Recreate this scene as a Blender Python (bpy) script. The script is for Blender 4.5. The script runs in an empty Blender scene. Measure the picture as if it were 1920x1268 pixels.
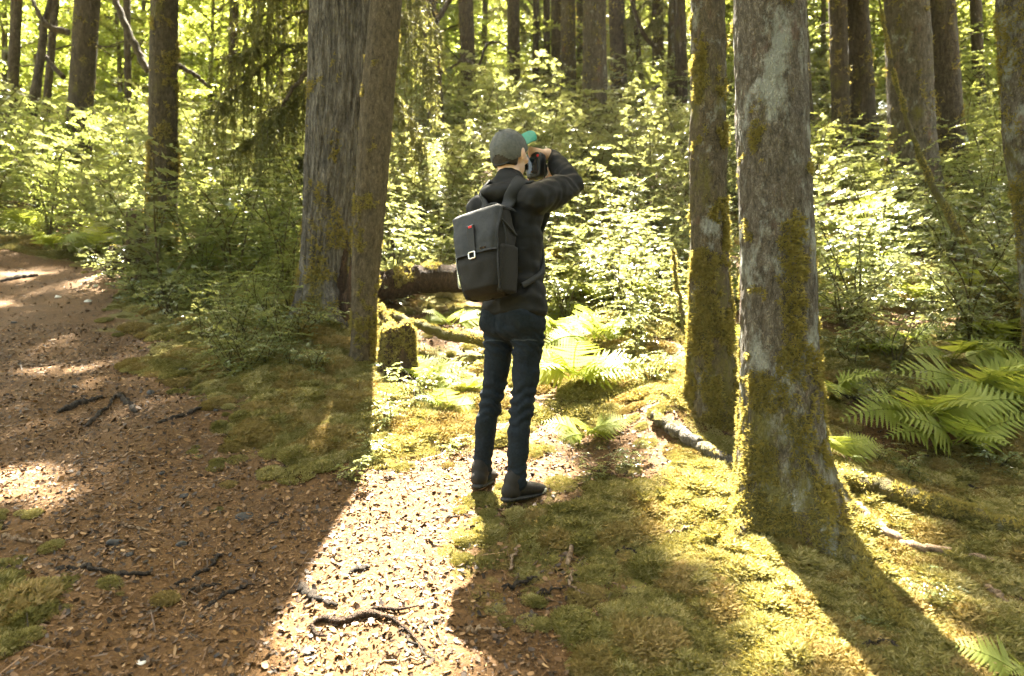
import bpy, math, random
import numpy as np
from mathutils import Vector, Matrix
from mathutils.bvhtree import BVHTree

random.seed(7)
RNG = np.random.default_rng(7)
SC = bpy.context.scene
COL = SC.collection

# ------------------------------------------------------------------ camera, sky, sun, exposure
CAM_Z = 1.71
TILT = math.radians(2.0)
FOC = 1280.0                                   # 24 mm lens on a 36 mm frame, 1920 px wide
cam_data = bpy.data.cameras.new('camera')
cam_data.lens = 24.0
cam_data.sensor_width = 36.0
cam_data.clip_start = 0.05
cam_data.clip_end = 600
cam_data.dof.use_dof = True
cam_data.dof.focus_distance = 3.3
cam_data.dof.aperture_fstop = 2.4
cam = bpy.data.objects.new('camera', cam_data)
cam.location = (0, 0, CAM_Z)
cam.rotation_euler = (math.radians(90) + TILT, 0, 0)
COL.objects.link(cam)
SC.camera = cam

SUN_EL, SUN_AZ = math.radians(66.0), math.radians(-3.3)      # azimuth from +Y towards +X
SUN = Vector((math.sin(SUN_AZ) * math.cos(SUN_EL), math.cos(SUN_AZ) * math.cos(SUN_EL), math.sin(SUN_EL)))
world = bpy.data.worlds.new('World')
SC.world = world
world.use_nodes = True
wn = world.node_tree
sky = wn.nodes.new('ShaderNodeTexSky')
sky.sky_type = 'NISHITA'
sky.sun_disc = False
sky.sun_elevation = SUN_EL
sky.sun_rotation = SUN_AZ
sky.air_density = 0.6
sky.dust_density = 5.0
sky.ozone_density = 0.3
warm = wn.nodes.new('ShaderNodeMix')                        # the camera's warm white balance
warm.data_type = 'RGBA'; warm.blend_type = 'MULTIPLY'; warm.inputs[0].default_value = 1.0
warm.inputs[7].default_value = (1.06, 1.0, 0.70, 1)
wn.links.new(sky.outputs[0], warm.inputs[6])
wn.links.new(warm.outputs[2], wn.nodes['Background'].inputs[0])
wn.nodes['Background'].inputs[1].default_value = 0.07
sun_data = bpy.data.lights.new('sun', 'SUN')
sun_data.energy = 5.0
sun_data.angle = math.radians(0.53)
sun_data.color = (1.0, 0.92, 0.76)
sun = bpy.data.objects.new('sun', sun_data)
sun.rotation_euler = SUN.to_track_quat('Z', 'Y').to_euler()
sun.location = (0, 0, 40)
COL.objects.link(sun)
SC.view_settings.view_transform = 'Standard'
SC.view_settings.look = 'None'
SC.view_settings.gamma = 1.0
SC.view_settings.exposure = 4.62
SC.render.engine = 'CYCLES'
SC.cycles.max_bounces = 7
SC.cycles.diffuse_bounces = 4
SC.cycles.glossy_bounces = 2
SC.cycles.transmission_bounces = 5
SC.cycles.sample_clamp_indirect = 6.0

# ------------------------------------------------------------------ noise
def _hash(ix, iy, iz, seed):
    h = (ix.astype(np.int64) * 374761393 + iy.astype(np.int64) * 668265263 + iz.astype(np.int64) * 2147483647 + seed * 974711) & 0xFFFFFFFF
    h = ((h ^ (h >> 13)) * 1274126177) & 0xFFFFFFFF
    h = ((h ^ (h >> 16)) * 2246822519) & 0xFFFFFFFF
    return ((h ^ (h >> 15)) & 0xFFFFFF) / float(0xFFFFFF) * 2 - 1

def noise(x, y, z=0.0, seed=0):
    x, y, z = np.broadcast_arrays(np.asarray(x, float), np.asarray(y, float), np.asarray(z, float))
    ix, iy, iz = np.floor(x), np.floor(y), np.floor(z)
    fx, fy, fz = x - ix, y - iy, z - iz
    fx, fy, fz = [t * t * t * (t * (t * 6 - 15) + 10) for t in (fx, fy, fz)]
    r = 0
    for a in (0, 1):
        for b in (0, 1):
            for c in (0, 1):
                w = (fx if a else 1 - fx) * (fy if b else 1 - fy) * (fz if c else 1 - fz)
                r = r + w * _hash(ix + a, iy + b, iz + c, seed)
    return r

def fbm(x, y, z=0.0, seed=0, octaves=3):
    r, amp = 0, 1.0
    for o in range(octaves):
        r = r + amp * noise(x * 2 ** o, y * 2 ** o, np.asarray(z) * 2 ** o, seed + o * 17)
        amp *= 0.5
    return r

def sstep(a, b, x):
    t = np.clip((np.asarray(x, float) - a) / (b - a), 0, 1)
    return t * t * (3 - 2 * t)

# ------------------------------------------------------------------ terrain
def softplus(t, w):
    return w * np.logaddexp(0, t / w)

BUMPS = [(1.02, 4.05, 0.32, 0.16), (2.3, 3.6, 0.55, -0.14), (1.3, 3.0, 0.40, -0.05), (-1.55, 5.35, 0.55, 0.14), (0.1, 6.2, 0.5, -0.12),
         (-4.2, 8.0, 0.6, 0.1), (0.9, 5.6, 0.5, 0.12), (2.4, 5.4, 0.7, 0.2), (-0.35, 5.0, 0.35, -0.05)]

def g(x, y):
    x, y = np.asarray(x, float), np.asarray(y, float)
    s2 = 0.42 + 0.09 * sstep(-5, -0.5, x)
    z = 0.33 * y + (s2 - 0.33) * softplus(y - 5.8, 0.7) - 0.12 * softplus(y - 19, 1.5) - 0.26 * softplus(y - 42, 3.0) + 0.25 * softplus(-3.5 - y, 0.8)
    far = sstep(5, 9, y)
    z = z + (0.035 + 0.12 * far) * noise(x * 0.6 + 3, y * 0.6, 0, 3) + 0.03 * noise(x * 1.9, y * 1.9, 0, 5) + 0.009 * noise(x * 6, y * 6, 0, 8)
    for bx, by, r, h in BUMPS:
        z = z + h * np.exp(-((x - bx) ** 2 + (y - by) ** 2) / (r * r))
    return z

_lift = float(g(np.array([-0.02]), np.array([3.2]))[0]) - 0.33 * 3.2
BUMPS.append((-0.02, 3.2, 0.9, -_lift))

def gz(x, y):
    return float(g(np.array([x]), np.array([y]))[0])

def normal_at(x, y, e=0.03):
    dx = (g(x + e, y) - g(x - e, y)) / (2 * e)
    dy = (g(x, y + e) - g(x, y - e)) / (2 * e)
    n = np.stack([-dx, -dy, np.ones_like(dx)], -1)
    return n / np.linalg.norm(n, axis=-1, keepdims=True)

CT, ST = math.cos(TILT), math.sin(TILT)
def at(px, py, d):
    """point at depth d seen at a photo pixel"""
    u, v = (px - 960) / FOC, (634 - py) / FOC
    k = d / (CT - v * ST)
    return Vector((u * k, d, CAM_Z + (ST + v * CT) * k))

def spot(px, py):
    """point of the terrain seen at a photo pixel"""
    ys = np.concatenate([np.arange(0.9, 12, 0.01), np.arange(12, 60, 0.05)])
    u, v = (px - 960) / FOC, (634 - py) / FOC
    k = ys / (CT - v * ST)
    zz = CAM_Z + (ST + v * CT) * k
    hit = np.nonzero(zz <= g(u * k, ys))[0]
    i = hit[0] if len(hit) else len(ys) - 1
    return (float(u * k[i]), float(ys[i]), float(zz[i]))

def to_px(p):
    y = p[1] * CT + (p[2] - CAM_Z) * ST
    z = -p[1] * ST + (p[2] - CAM_Z) * CT
    y = max(y, 1e-3)
    return (960 + FOC * p[0] / y, 634 - FOC * z / y)

def world_poly(pts):
    return np.array([spot(*p)[:2] for p in pts])

def in_poly(poly, x, y):
    x, y = np.asarray(x, float), np.asarray(y, float)
    inside = np.zeros(x.shape, bool)
    n = len(poly)
    for i in range(n):
        x0, y0 = poly[i]; x1, y1 = poly[(i + 1) % n]
        c = ((y0 > y) != (y1 > y)) & (x < (x1 - x0) * (y - y0) / (y1 - y0 + 1e-12) + x0)
        inside ^= c
    return inside

def poly_sd(poly, x, y):
    """signed distance, positive inside"""
    x, y = np.asarray(x, float), np.asarray(y, float)
    d = np.full(x.shape, 1e9)
    n = len(poly)
    for i in range(n):
        a, b = poly[i], poly[(i + 1) % n]
        ab = b - a
        t = np.clip(((x - a[0]) * ab[0] + (y - a[1]) * ab[1]) / (ab @ ab + 1e-12), 0, 1)
        d = np.minimum(d, np.hypot(x - a[0] - t * ab[0], y - a[1] - t * ab[1]))
    return np.where(in_poly(poly, x, y), d, -d)

# ------------------------------------------------------------------ mesh helpers
class Geo:
    def __init__(self):
        self.v, self.f, self.n, self.t, self.mi = [], [], 0, [], []
    def add(self, v, f, tint=None, mi=0):
        v = np.asarray(v, float).reshape(-1, 3)
        f = np.asarray(f, np.int64)
        self.v.append(v); self.f.append(f + self.n); self.n += len(v)
        self.t.append(np.full(len(v), 0.5) if tint is None else np.broadcast_to(np.asarray(tint, float), (len(v),)))
        self.mi.append(np.full(len(f), mi))
        return self
    def mesh(self, name, mats, smooth=True, attrs=None):
        me = bpy.data.meshes.new(name)
        v = np.concatenate(self.v)
        me.vertices.add(len(v))
        me.vertices.foreach_set('co', v.astype(np.float32).ravel())
        loops = np.concatenate([f.ravel() for f in self.f]).astype(np.int32)
        tot = np.concatenate([np.full(len(f), f.shape[1]) for f in self.f]).astype(np.int32)
        start = np.concatenate([[0], np.cumsum(tot)[:-1]]).astype(np.int32)
        me.loops.add(len(loops)); me.loops.foreach_set('vertex_index', loops)
        me.polygons.add(len(tot)); me.polygons.foreach_set('loop_start', start)
        mi = np.concatenate(self.mi).astype(np.int32)
        if mi.any():
            me.polygons.foreach_set('material_index', mi)
        me.polygons.foreach_set('use_smooth', np.full(len(tot), smooth))
        a = me.attributes.new('tint', 'FLOAT', 'POINT')
        a.data.foreach_set('value', np.concatenate(self.t).astype(np.float32))
        for k, val in (attrs or {}).items():
            a = me.attributes.new(k, 'FLOAT', 'POINT')
            a.data.foreach_set('value', np.asarray(val, np.float32))
        me.update(calc_edges=True)
        for m in (mats if isinstance(mats, (list, tuple)) else [mats]):
            me.materials.append(m)
        return me

def link(name, me, parent=None, loc=None):
    o = bpy.data.objects.new(name, me)
    COL.objects.link(o)
    if parent is not None:
        o.parent = parent
    if loc is not None:
        o.location = loc
    return o

def empty(name, loc=(0, 0, 0)):
    o = bpy.data.objects.new(name, None)
    o.empty_display_size = 0.1
    o.location = loc
    COL.objects.link(o)
    return o

def tag(o, label=None, cat=None, group=None, kind=None):
    if label: o['label'] = label
    if cat: o['category'] = cat
    if group: o['group'] = group
    if kind: o['kind'] = kind
    return o

def unit(a):
    a = np.asarray(a, float)
    return a / (np.linalg.norm(a, axis=-1, keepdims=True) + 1e-12)

def scatter(geo, tv, tf, org, X, Y, Z, tint=None, mi=0):
    """copies of a template (tv, tf) with the bases X, Y, Z (already scaled), one per row of org"""
    org = np.asarray(org, float); n, k = len(org), len(tv)
    if n == 0:
        return
    v = org[:, None, :] + tv[None, :, 0:1] * X[:, None, :] + tv[None, :, 1:2] * Y[:, None, :] + tv[None, :, 2:3] * Z[:, None, :]
    f = (np.asarray(tf)[None] + (np.arange(n) * k)[:, None, None]).reshape(-1, np.asarray(tf).shape[1])
    t = RNG.random(n) if tint is None else np.asarray(tint)
    geo.add(v.reshape(-1, 3), f, np.repeat(t, k), mi)

def tube(geo, pts, rad, seg=8, cap=True, tint=None, mi=0, lump=0.0, seed=0):
    pts = np.asarray(pts, float); n = len(pts)
    rad = np.broadcast_to(np.asarray(rad, float), (n,))
    T = unit(np.gradient(pts, axis=0))
    ref = np.array([0, 0, 1.0]) if abs(T[0, 2]) < 0.9 else np.array([1.0, 0, 0])
    N = np.zeros_like(T)
    N[0] = unit(np.cross(np.cross(T[0], ref), T[0]))
    for i in range(1, n):
        N[i] = unit(N[i - 1] - T[i] * (N[i - 1] @ T[i]))
    B = np.cross(T, N)
    a = np.arange(seg) / seg * 2 * math.pi
    r = rad[:, None]
    ring = pts[:, None] + (np.cos(a)[None, :, None] * N[:, None] + np.sin(a)[None, :, None] * B[:, None]) * r[..., None]
    if lump:
        k = 1 + lump * noise(ring[..., 0] * 14, ring[..., 1] * 14, ring[..., 2] * 14, seed)
        ring = pts[:, None] + (ring - pts[:, None]) * k[..., None]
    v = ring.reshape(-1, 3)
    i, j = np.meshgrid(np.arange(n - 1), np.arange(seg), indexing='ij')
    j2 = (j + 1) % seg
    f = np.stack([i * seg + j, i * seg + j2, (i + 1) * seg + j2, (i + 1) * seg + j], -1).reshape(-1, 4)
    geo.add(v, f, tint, mi)
    if cap:
        for row, end in ((0, 0), (n - 1, 1)):
            c = pts[row]
            vv = np.concatenate([ring[row], c[None]])
            jj = np.arange(seg); k2 = (jj + 1) % seg
            ff = np.stack([jj, k2, np.full(seg, seg)], -1) if end else np.stack([k2, jj, np.full(seg, seg)], -1)
            geo.add(vv, ff, tint if tint is None or np.isscalar(tint) else 0.5, mi)

def bez(pts, n):
    """smooth curve through points"""
    pts = np.asarray(pts, float)
    m = len(pts)
    if m == 2:
        return pts[0] + (pts[1] - pts[0]) * np.linspace(0, 1, n)[:, None]
    P = np.concatenate([[2 * pts[0] - pts[1]], pts, [2 * pts[-1] - pts[-2]]])
    t = np.linspace(0, m - 1 - 1e-9, n)
    i = t.astype(int); u = (t - i)[:, None]
    p0, p1, p2, p3 = P[i], P[i + 1], P[i + 2], P[i + 3]
    return 0.5 * (2 * p1 + (p2 - p0) * u + (2 * p0 - 5 * p1 + 4 * p2 - p3) * u ** 2 + (3 * p1 - p0 - 3 * p2 + p3) * u ** 3)

# ------------------------------------------------------------------ materials
def nodes_of(name):
    m = bpy.data.materials.new(name)
    m.use_nodes = True
    nt = m.node_tree
    for n in list(nt.nodes):
        nt.nodes.remove(n)
    out = nt.nodes.new('ShaderNodeOutputMaterial')
    return m, nt, out

def N(nt, kind, **kw):
    n = nt.nodes.new(kind)
    for k, v in kw.items():
        if k.startswith('_'):
            setattr(n, k[1:], v)
        else:
            n.inputs[k.replace('__', ' ')].default_value = v
    return n

def ramp(nt, src, stops):
    r = nt.nodes.new('ShaderNodeValToRGB')
    els = r.color_ramp.elements
    while len(els) < len(stops):
        els.new(0.5)
    for e, (p, c) in zip(els, stops):
        e.position = p
        e.color = (c, c, c, 1) if np.isscalar(c) else (*c, 1)
    nt.links.new(src, r.inputs[0])
    return r.outputs[0]

def mixc(nt, fac, a, b, mode='MIX'):
    m = nt.nodes.new('ShaderNodeMix')
    m.data_type = 'RGBA'; m.blend_type = mode
    for sock, val in ((m.inputs[0], fac), (m.inputs[6], a), (m.inputs[7], b)):
        if hasattr(val, 'is_linked') or isinstance(val, bpy.types.NodeSocket):
            nt.links.new(val, sock)
        elif np.isscalar(val):
            sock.default_value = val
        else:
            sock.default_value = (*val, 1)
    return m.outputs[2]

def coords(nt, scale=(1, 1, 1), obj=True):
    tc = nt.nodes.new('ShaderNodeTexCoord')
    mp = nt.nodes.new('ShaderNodeMapping')
    mp.inputs['Scale'].default_value = scale
    nt.links.new(tc.outputs['Object' if obj else 'Generated'], mp.inputs[0])
    return mp.outputs[0]

def tex_noise(nt, vec, scale, detail=4, rough=0.6):
    n = N(nt, 'ShaderNodeTexNoise', Scale=scale, Detail=detail, Roughness=rough)
    nt.links.new(vec, n.inputs['Vector'])
    return n.outputs[0]

def principled(nt, out, color, rough=0.8, bump=None, bump_d=0.01, bump_s=0.6, spec=0.3, **kw):
    p = nt.nodes.new('ShaderNodeBsdfPrincipled')
    if isinstance(color, bpy.types.NodeSocket):
        nt.links.new(color, p.inputs['Base Color'])
    else:
        p.inputs['Base Color'].default_value = (*color, 1)
    if isinstance(rough, bpy.types.NodeSocket):
        nt.links.new(rough, p.inputs['Roughness'])
    else:
        p.inputs['Roughness'].default_value = rough
    p.inputs['Specular IOR Level'].default_value = spec
    for k, v in kw.items():
        p.inputs[k.replace('__', ' ')].default_value = v
    if bump is not None:
        b = N(nt, 'ShaderNodeBump', Strength=bump_s, Distance=bump_d)
        nt.links.new(bump, b.inputs['Height'])
        nt.links.new(b.outputs[0], p.inputs['Normal'])
    nt.links.new(p.outputs[0], out.inputs[0])
    return p

def attr(nt, name):
    a = nt.nodes.new('ShaderNodeAttribute')
    a.attribute_name = name
    return a.outputs['Fac']

def leaf_mat(name, cols, trans, t_fac=0.45, rough=0.42, spec=0.5):
    """leaf blades: a glossy upper face and light passing through"""
    m, nt, out = nodes_of(name)
    oi = nt.nodes.new('ShaderNodeObjectInfo')
    add = N(nt, 'ShaderNodeMath', _operation='MULTIPLY_ADD')
    nt.links.new(oi.outputs['Random'], add.inputs[0]); add.inputs[1].default_value = 0.45
    half = N(nt, 'ShaderNodeMath', _operation='MULTIPLY'); half.inputs[1].default_value = 0.55
    nt.links.new(attr(nt, 'tint'), half.inputs[0]); nt.links.new(half.outputs[0], add.inputs[2])
    k = len(cols) - 1
    c = ramp(nt, add.outputs[0], [(i / k, cc) for i, cc in enumerate(cols)])
    t = ramp(nt, add.outputs[0], [(i / k, cc) for i, cc in enumerate(trans)])
    p = nt.nodes.new('ShaderNodeBsdfPrincipled')
    nt.links.new(c, p.inputs['Base Color'])
    p.inputs['Roughness'].default_value = rough
    p.inputs['Specular IOR Level'].default_value = spec
    tr = nt.nodes.new('ShaderNodeBsdfTranslucent')
    nt.links.new(t, tr.inputs[0])
    mx = nt.nodes.new('ShaderNodeMixShader')
    mx.inputs[0].default_value = t_fac
    nt.links.new(p.outputs[0], mx.inputs[1]); nt.links.new(tr.outputs[0], mx.inputs[2])
    nt.links.new(mx.outputs[0], out.inputs[0])
    return m

M = {}
M['shrub_leaf'] = leaf_mat('shrub leaf', [(0.07, 0.095, 0.032), (0.105, 0.13, 0.04), (0.145, 0.155, 0.04)], [(0.23, 0.26, 0.085), (0.31, 0.32, 0.10), (0.40, 0.38, 0.12)], 0.38, 0.28, 0.9)
M['hemlock_leaf'] = leaf_mat('soft conifer leaf', [(0.09, 0.12, 0.045), (0.13, 0.16, 0.05), (0.17, 0.18, 0.05)], [(0.22, 0.27, 0.06), (0.31, 0.34, 0.07), (0.42, 0.40, 0.08)], 0.42, 0.38, 0.6)
M['glow_leaf'] = leaf_mat('maple leaf', [(0.09, 0.11, 0.02), (0.12, 0.13, 0.02), (0.15, 0.15, 0.02)], [(0.24, 0.32, 0.05), (0.32, 0.37, 0.06), (0.42, 0.42, 0.08)], 0.50, 0.4, 0.4)
M['fern'] = leaf_mat('fern frond', [(0.16, 0.20, 0.04), (0.20, 0.235, 0.05), (0.24, 0.26, 0.06)], [(0.32, 0.38, 0.05), (0.42, 0.46, 0.06), (0.50, 0.50, 0.07)], 0.42, 0.6, 0.25)
M['crown'] = leaf_mat('conifer needles', [(0.05, 0.07, 0.02), (0.07, 0.09, 0.025), (0.09, 0.11, 0.03)], [(0.10, 0.13, 0.02), (0.14, 0.16, 0.02), (0.18, 0.18, 0.03)], 0.2, 0.55, 0.3)
M['hang'] = leaf_mat('hanging conifer twigs', [(0.075, 0.08, 0.025), (0.10, 0.10, 0.03), (0.14, 0.125, 0.03)], [(0.20, 0.20, 0.05), (0.26, 0.25, 0.06), (0.33, 0.30, 0.08)], 0.36, 0.5, 0.3)
M['moss'] = leaf_mat('moss', [(0.055, 0.055, 0.014), (0.17, 0.155, 0.045), (0.38, 0.33, 0.17)], [(0.25, 0.235, 0.06), (0.52, 0.46, 0.17), (0.78, 0.70, 0.40)], 0.50, 0.7, 0.2)
M['moss_brown'] = leaf_mat('dry moss', [(0.13, 0.10, 0.03), (0.20, 0.15, 0.05), (0.30, 0.22, 0.10)], [(0.32, 0.25, 0.06), (0.44, 0.34, 0.09), (0.56, 0.42, 0.15)], 0.35, 0.75, 0.15)
M['trunk_moss'] = leaf_mat('moss on bark', [(0.11, 0.10, 0.03), (0.15, 0.13, 0.04), (0.21, 0.17, 0.06)], [(0.32, 0.27, 0.06), (0.44, 0.35, 0.08), (0.54, 0.41, 0.12)], 0.42, 0.75, 0.15)

def litter_mat():
    m, nt, out = nodes_of('leaf litter')
    c = ramp(nt, attr(nt, 'tint'), [(0.0, (0.014, 0.008, 0.004)), (0.35, (0.062, 0.031, 0.011)), (0.7, (0.150, 0.076, 0.027)), (0.92, (0.21, 0.115, 0.045)), (1.0, (0.31, 0.20, 0.10))])
    principled(nt, out, c, 0.6, spec=0.35)
    return m
M['litter'] = litter_mat()

def ground_mat():
    m, nt, out = nodes_of('forest soil and moss')
    v = coords(nt)
    n1 = tex_noise(nt, v, 3.0, 6, 0.65)
    n2 = tex_noise(nt, v, 45.0, 5, 0.7)
    n3 = tex_noise(nt, v, 14.0, 5, 0.7)
    soil = ramp(nt, n2, [(0.25, (0.018, 0.010, 0.005)), (0.45, (0.058, 0.030, 0.011)), (0.6, (0.11, 0.058, 0.021)), (0.78, (0.20, 0.12, 0.05))])
    soil = mixc(nt, 0.5, soil, ramp(nt, n1, [(0.3, (0.05, 0.027, 0.010)), (0.7, (0.15, 0.08, 0.028))]))
    moss = ramp(nt, n3, [(0.25, (0.06, 0.05, 0.013)), (0.5, (0.12, 0.105, 0.025)), (0.8, (0.20, 0.17, 0.05))])
    sub = N(nt, 'ShaderNodeMath', _operation='ADD')
    nt.links.new(attr(nt, 'moss'), sub.inputs[0])
    sc = N(nt, 'ShaderNodeMath', _operation='MULTIPLY_ADD'); sc.inputs[1].default_value = 0.7; sc.inputs[2].default_value = -0.35
    nt.links.new(n3, sc.inputs[0]); nt.links.new(sc.outputs[0], sub.inputs[1])
    f = ramp(nt, sub.outputs[0], [(0.4, 0.0), (0.6, 1.0)])
    c = mixc(nt, f, soil, moss)
    bm = N(nt, 'ShaderNodeMath', _operation='ADD')
    nt.links.new(n2, bm.inputs[0]); nt.links.new(n3, bm.inputs[1])
    principled(nt, out, c, 0.85, bump=bm.outputs[0], bump_d=0.02, bump_s=0.8, spec=0.2)
    return m
M['ground'] = ground_mat()

def bark_mat(name, cols, moss=0.3, lichen=0.0, stretch=0.18, scale=26.0, bump=0.012):
    m, nt, out = nodes_of(name)
    v = coords(nt, (1, 1, stretch))
    v2 = coords(nt, (1, 1, 0.6))
    n1 = tex_noise(nt, v, scale, 6, 0.7)
    n2 = tex_noise(nt, v2, 5.0, 5, 0.6)
    n3 = tex_noise(nt, v2, 60.0, 4, 0.7)
    k = len(cols) - 1
    c = ramp(nt, n1, [(0.36 + 0.27 * i / k, cc) for i, cc in enumerate(cols)])
    c = mixc(nt, 0.35, c, ramp(nt, n3, [(0.3, cols[0]), (0.7, cols[-1])]))
    wob = N(nt, 'ShaderNodeMix', _data_type='RGBA'); wob.inputs[0].default_value = 0.22
    nz = N(nt, 'ShaderNodeTexNoise', Scale=scale * 0.5, Detail=3.0); nt.links.new(v, nz.inputs['Vector'])
    nt.links.new(v, wob.inputs[6]); nt.links.new(nz.outputs[1], wob.inputs[7])
    vo = N(nt, 'ShaderNodeTexVoronoi', Scale=scale * 1.5); vo.feature = 'DISTANCE_TO_EDGE'
    nt.links.new(wob.outputs[2], vo.inputs['Vector'])
    crack = ramp(nt, vo.outputs[0], [(0.0, 0.35), (0.22, 1.0)])
    c = mixc(nt, 0.6, c, crack, 'MULTIPLY')
    if lichen:
        n4 = tex_noise(nt, v2, 6.5, 6, 0.75)
        f = ramp(nt, n4, [(0.60 - 0.10 * lichen, 0.0), (0.70 - 0.10 * lichen, 0.8)])
        c = mixc(nt, f, c, (0.30, 0.31, 0.27))
        n5 = tex_noise(nt, v2, 4.2, 5, 0.7)
        f5 = ramp(nt, n5, [(0.58, 0.0), (0.68, 0.55)])
        c = mixc(nt, f5, c, (0.17, 0.085, 0.055))
    if moss:
        sm = N(nt, 'ShaderNodeMath', _operation='MULTIPLY_ADD'); sm.inputs[1].default_value = 0.5; sm.inputs[2].default_value = -0.25
        nt.links.new(n3, sm.inputs[0])
        ad = N(nt, 'ShaderNodeMath', _operation='ADD')
        nt.links.new(n2, ad.inputs[0]); nt.links.new(sm.outputs[0], ad.inputs[1])
        a2 = N(nt, 'ShaderNodeMath', _operation='MULTIPLY_ADD'); a2.inputs[1].default_value = 0.35
        nt.links.new(attr(nt, 'moss'), a2.inputs[0]); nt.links.new(ad.outputs[0], a2.inputs[2])
        f = ramp(nt, a2.outputs[0], [(0.72 - 0.2 * moss, 0.0), (0.9 - 0.2 * moss, 0.9)])
        c = mixc(nt, f, c, mixc(nt, n3, (0.07, 0.065, 0.014), (0.15, 0.13, 0.03)))
    bm = N(nt, 'ShaderNodeMath', _operation='MULTIPLY_ADD'); bm.inputs[1].default_value = 0.35
    nt.links.new(n3, bm.inputs[0]); nt.links.new(n1, bm.inputs[2])
    cb_ = N(nt, 'ShaderNodeMath', _operation='MULTIPLY_ADD'); cb_.inputs[1].default_value = 0.5
    nt.links.new(crack, cb_.inputs[0]); nt.links.new(bm.outputs[0], cb_.inputs[2])
    principled(nt, out, c, 0.85, bump=cb_.outputs[0], bump_d=bump * 2.2, bump_s=1.0, spec=0.2)
    return m
M['bark_grey'] = bark_mat('grey fissured bark', [(0.035, 0.028, 0.020), (0.115, 0.100, 0.080), (0.24, 0.215, 0.18)], 0.25, 0.0, 0.12, 34)
M['bark_brown'] = bark_mat('brown scaly bark', [(0.035, 0.026, 0.014), (0.085, 0.064, 0.036), (0.155, 0.122, 0.075)], 0.45, 0.0, 0.35, 34)
M['bark_warm'] = bark_mat('warm brown bark', [(0.04, 0.029, 0.015), (0.11, 0.084, 0.047), (0.19, 0.15, 0.09)], 0.2, 0.0, 0.4, 38)
M['bark_lichen'] = bark_mat('bark with lichen and moss', [(0.05, 0.04, 0.026), (0.13, 0.107, 0.076), (0.22, 0.19, 0.145)], 0.32, 0.9, 0.4, 40)
M['bark_mossy'] = bark_mat('mossy bark', [(0.05, 0.04, 0.02), (0.11, 0.085, 0.05), (0.19, 0.15, 0.09)], 0.65, 0.5, 0.4, 36)
M['bark_far'] = bark_mat('dark brown bark', [(0.03, 0.022, 0.013), (0.072, 0.053, 0.032), (0.13, 0.10, 0.064)], 0.35, 0.0, 0.3, 22)
M['bark_far_grey'] = bark_mat('pale grey brown bark', [(0.045, 0.034, 0.022), (0.105, 0.084, 0.058), (0.18, 0.15, 0.11)], 0.5, 0.25, 0.3, 22)
M['stick'] = bark_mat('weathered stick', [(0.014, 0.011, 0.009), (0.035, 0.027, 0.02), (0.08, 0.06, 0.043)], 0.1, 0.0, 0.6, 60, 0.004)
M['stick_pale'] = bark_mat('pale barkless stick', [(0.15, 0.09, 0.05), (0.27, 0.18, 0.11), (0.38, 0.28, 0.19)], 0.0, 0.0, 0.6, 60, 0.003)
M['rotten'] = bark_mat('rotten wood', [(0.022, 0.014, 0.009), (0.055, 0.033, 0.019), (0.12, 0.07, 0.04)], 0.25, 0.0, 0.3, 30, 0.02)

def plain_mat(name, color, rough, noise_scale=0, amp=0.25, bump=0.0, spec=0.3, **kw):
    m, nt, out = nodes_of(name)
    if noise_scale:
        n = tex_noise(nt, coords(nt), noise_scale, 4, 0.6)
        lo = tuple(c * (1 - amp) for c in color); hi = tuple(min(1, c * (1 + amp)) for c in color)
        c = ramp(nt, n, [(0.3, lo), (0.7, hi)])
        principled(nt, out, c, rough, bump=n if bump else None, bump_d=bump, spec=spec, **kw)
    else:
        principled(nt, out, color, rough, spec=spec, **kw)
    return m
M['stone'] = plain_mat('grey stone', (0.032, 0.031, 0.030), 0.75, 30, 0.5, 0.006)
M['stone_white'] = plain_mat('white stone', (0.5, 0.48, 0.44), 0.6, 30, 0.3, 0.006)
M['skin'] = plain_mat('skin', (0.58, 0.38, 0.28), 0.5, 40, 0.08, 0.0008, 0.4, Subsurface__Weight=0.1)
M['hair'] = plain_mat('dark hair', (0.02, 0.014, 0.01), 0.5, 120, 0.5, 0.004)
M['jacket'] = plain_mat('black jacket cloth', (0.0036, 0.0037, 0.0037), 0.7, 140, 0.35, 0.0012, 0.25)
M['jeans'] = plain_mat('dark blue denim', (0.008, 0.012, 0.017), 0.85, 90, 0.35, 0.0012, 0.15)
M['stitch'] = plain_mat('faded denim stitching', (0.035, 0.042, 0.05), 0.85, 200, 0.3, 0.0008, 0.15)
M['cap'] = plain_mat('grey cap cloth', (0.075, 0.077, 0.074), 0.75, 70, 0.25, 0.001, 0.3)
M['cap_teal'] = plain_mat('teal cap cloth', (0.008, 0.16, 0.11), 0.7, 90, 0.15, 0.0008, 0.3)
M['pack'] = plain_mat('charcoal pack cloth', (0.011, 0.0118, 0.0128), 0.65, 90, 0.35, 0.001, 0.35)
M['pack_low'] = plain_mat('dark brown grey pack cloth', (0.0085, 0.0074, 0.006), 0.75, 160, 0.4, 0.001, 0.25)
M['webbing'] = plain_mat('grey webbing', (0.016, 0.0165, 0.018), 0.7, 160, 0.25, 0.0008)
M['red'] = plain_mat('red tag', (0.5, 0.02, 0.02), 0.6)
M['steel'] = plain_mat('brushed steel', (0.75, 0.72, 0.66), 0.3, 0, Metallic=1.0)
M['shoe'] = plain_mat('dark brown shoe leather', (0.009, 0.007, 0.0055), 0.7, 60, 0.4, 0.001)
M['shoe_white'] = plain_mat('off white rubber', (0.55, 0.53, 0.48), 0.5, 60, 0.12, 0.0005)
M['rubber'] = plain_mat('black rubber', (0.015, 0.015, 0.015), 0.6)
M['cam_black'] = plain_mat('black camera body', (0.012, 0.012, 0.012), 0.45, 300, 0.3, 0.0004, 0.5)
M['screen'] = plain_mat('camera screen', (0.012, 0.014, 0.018), 0.06, spec=0.6)
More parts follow.
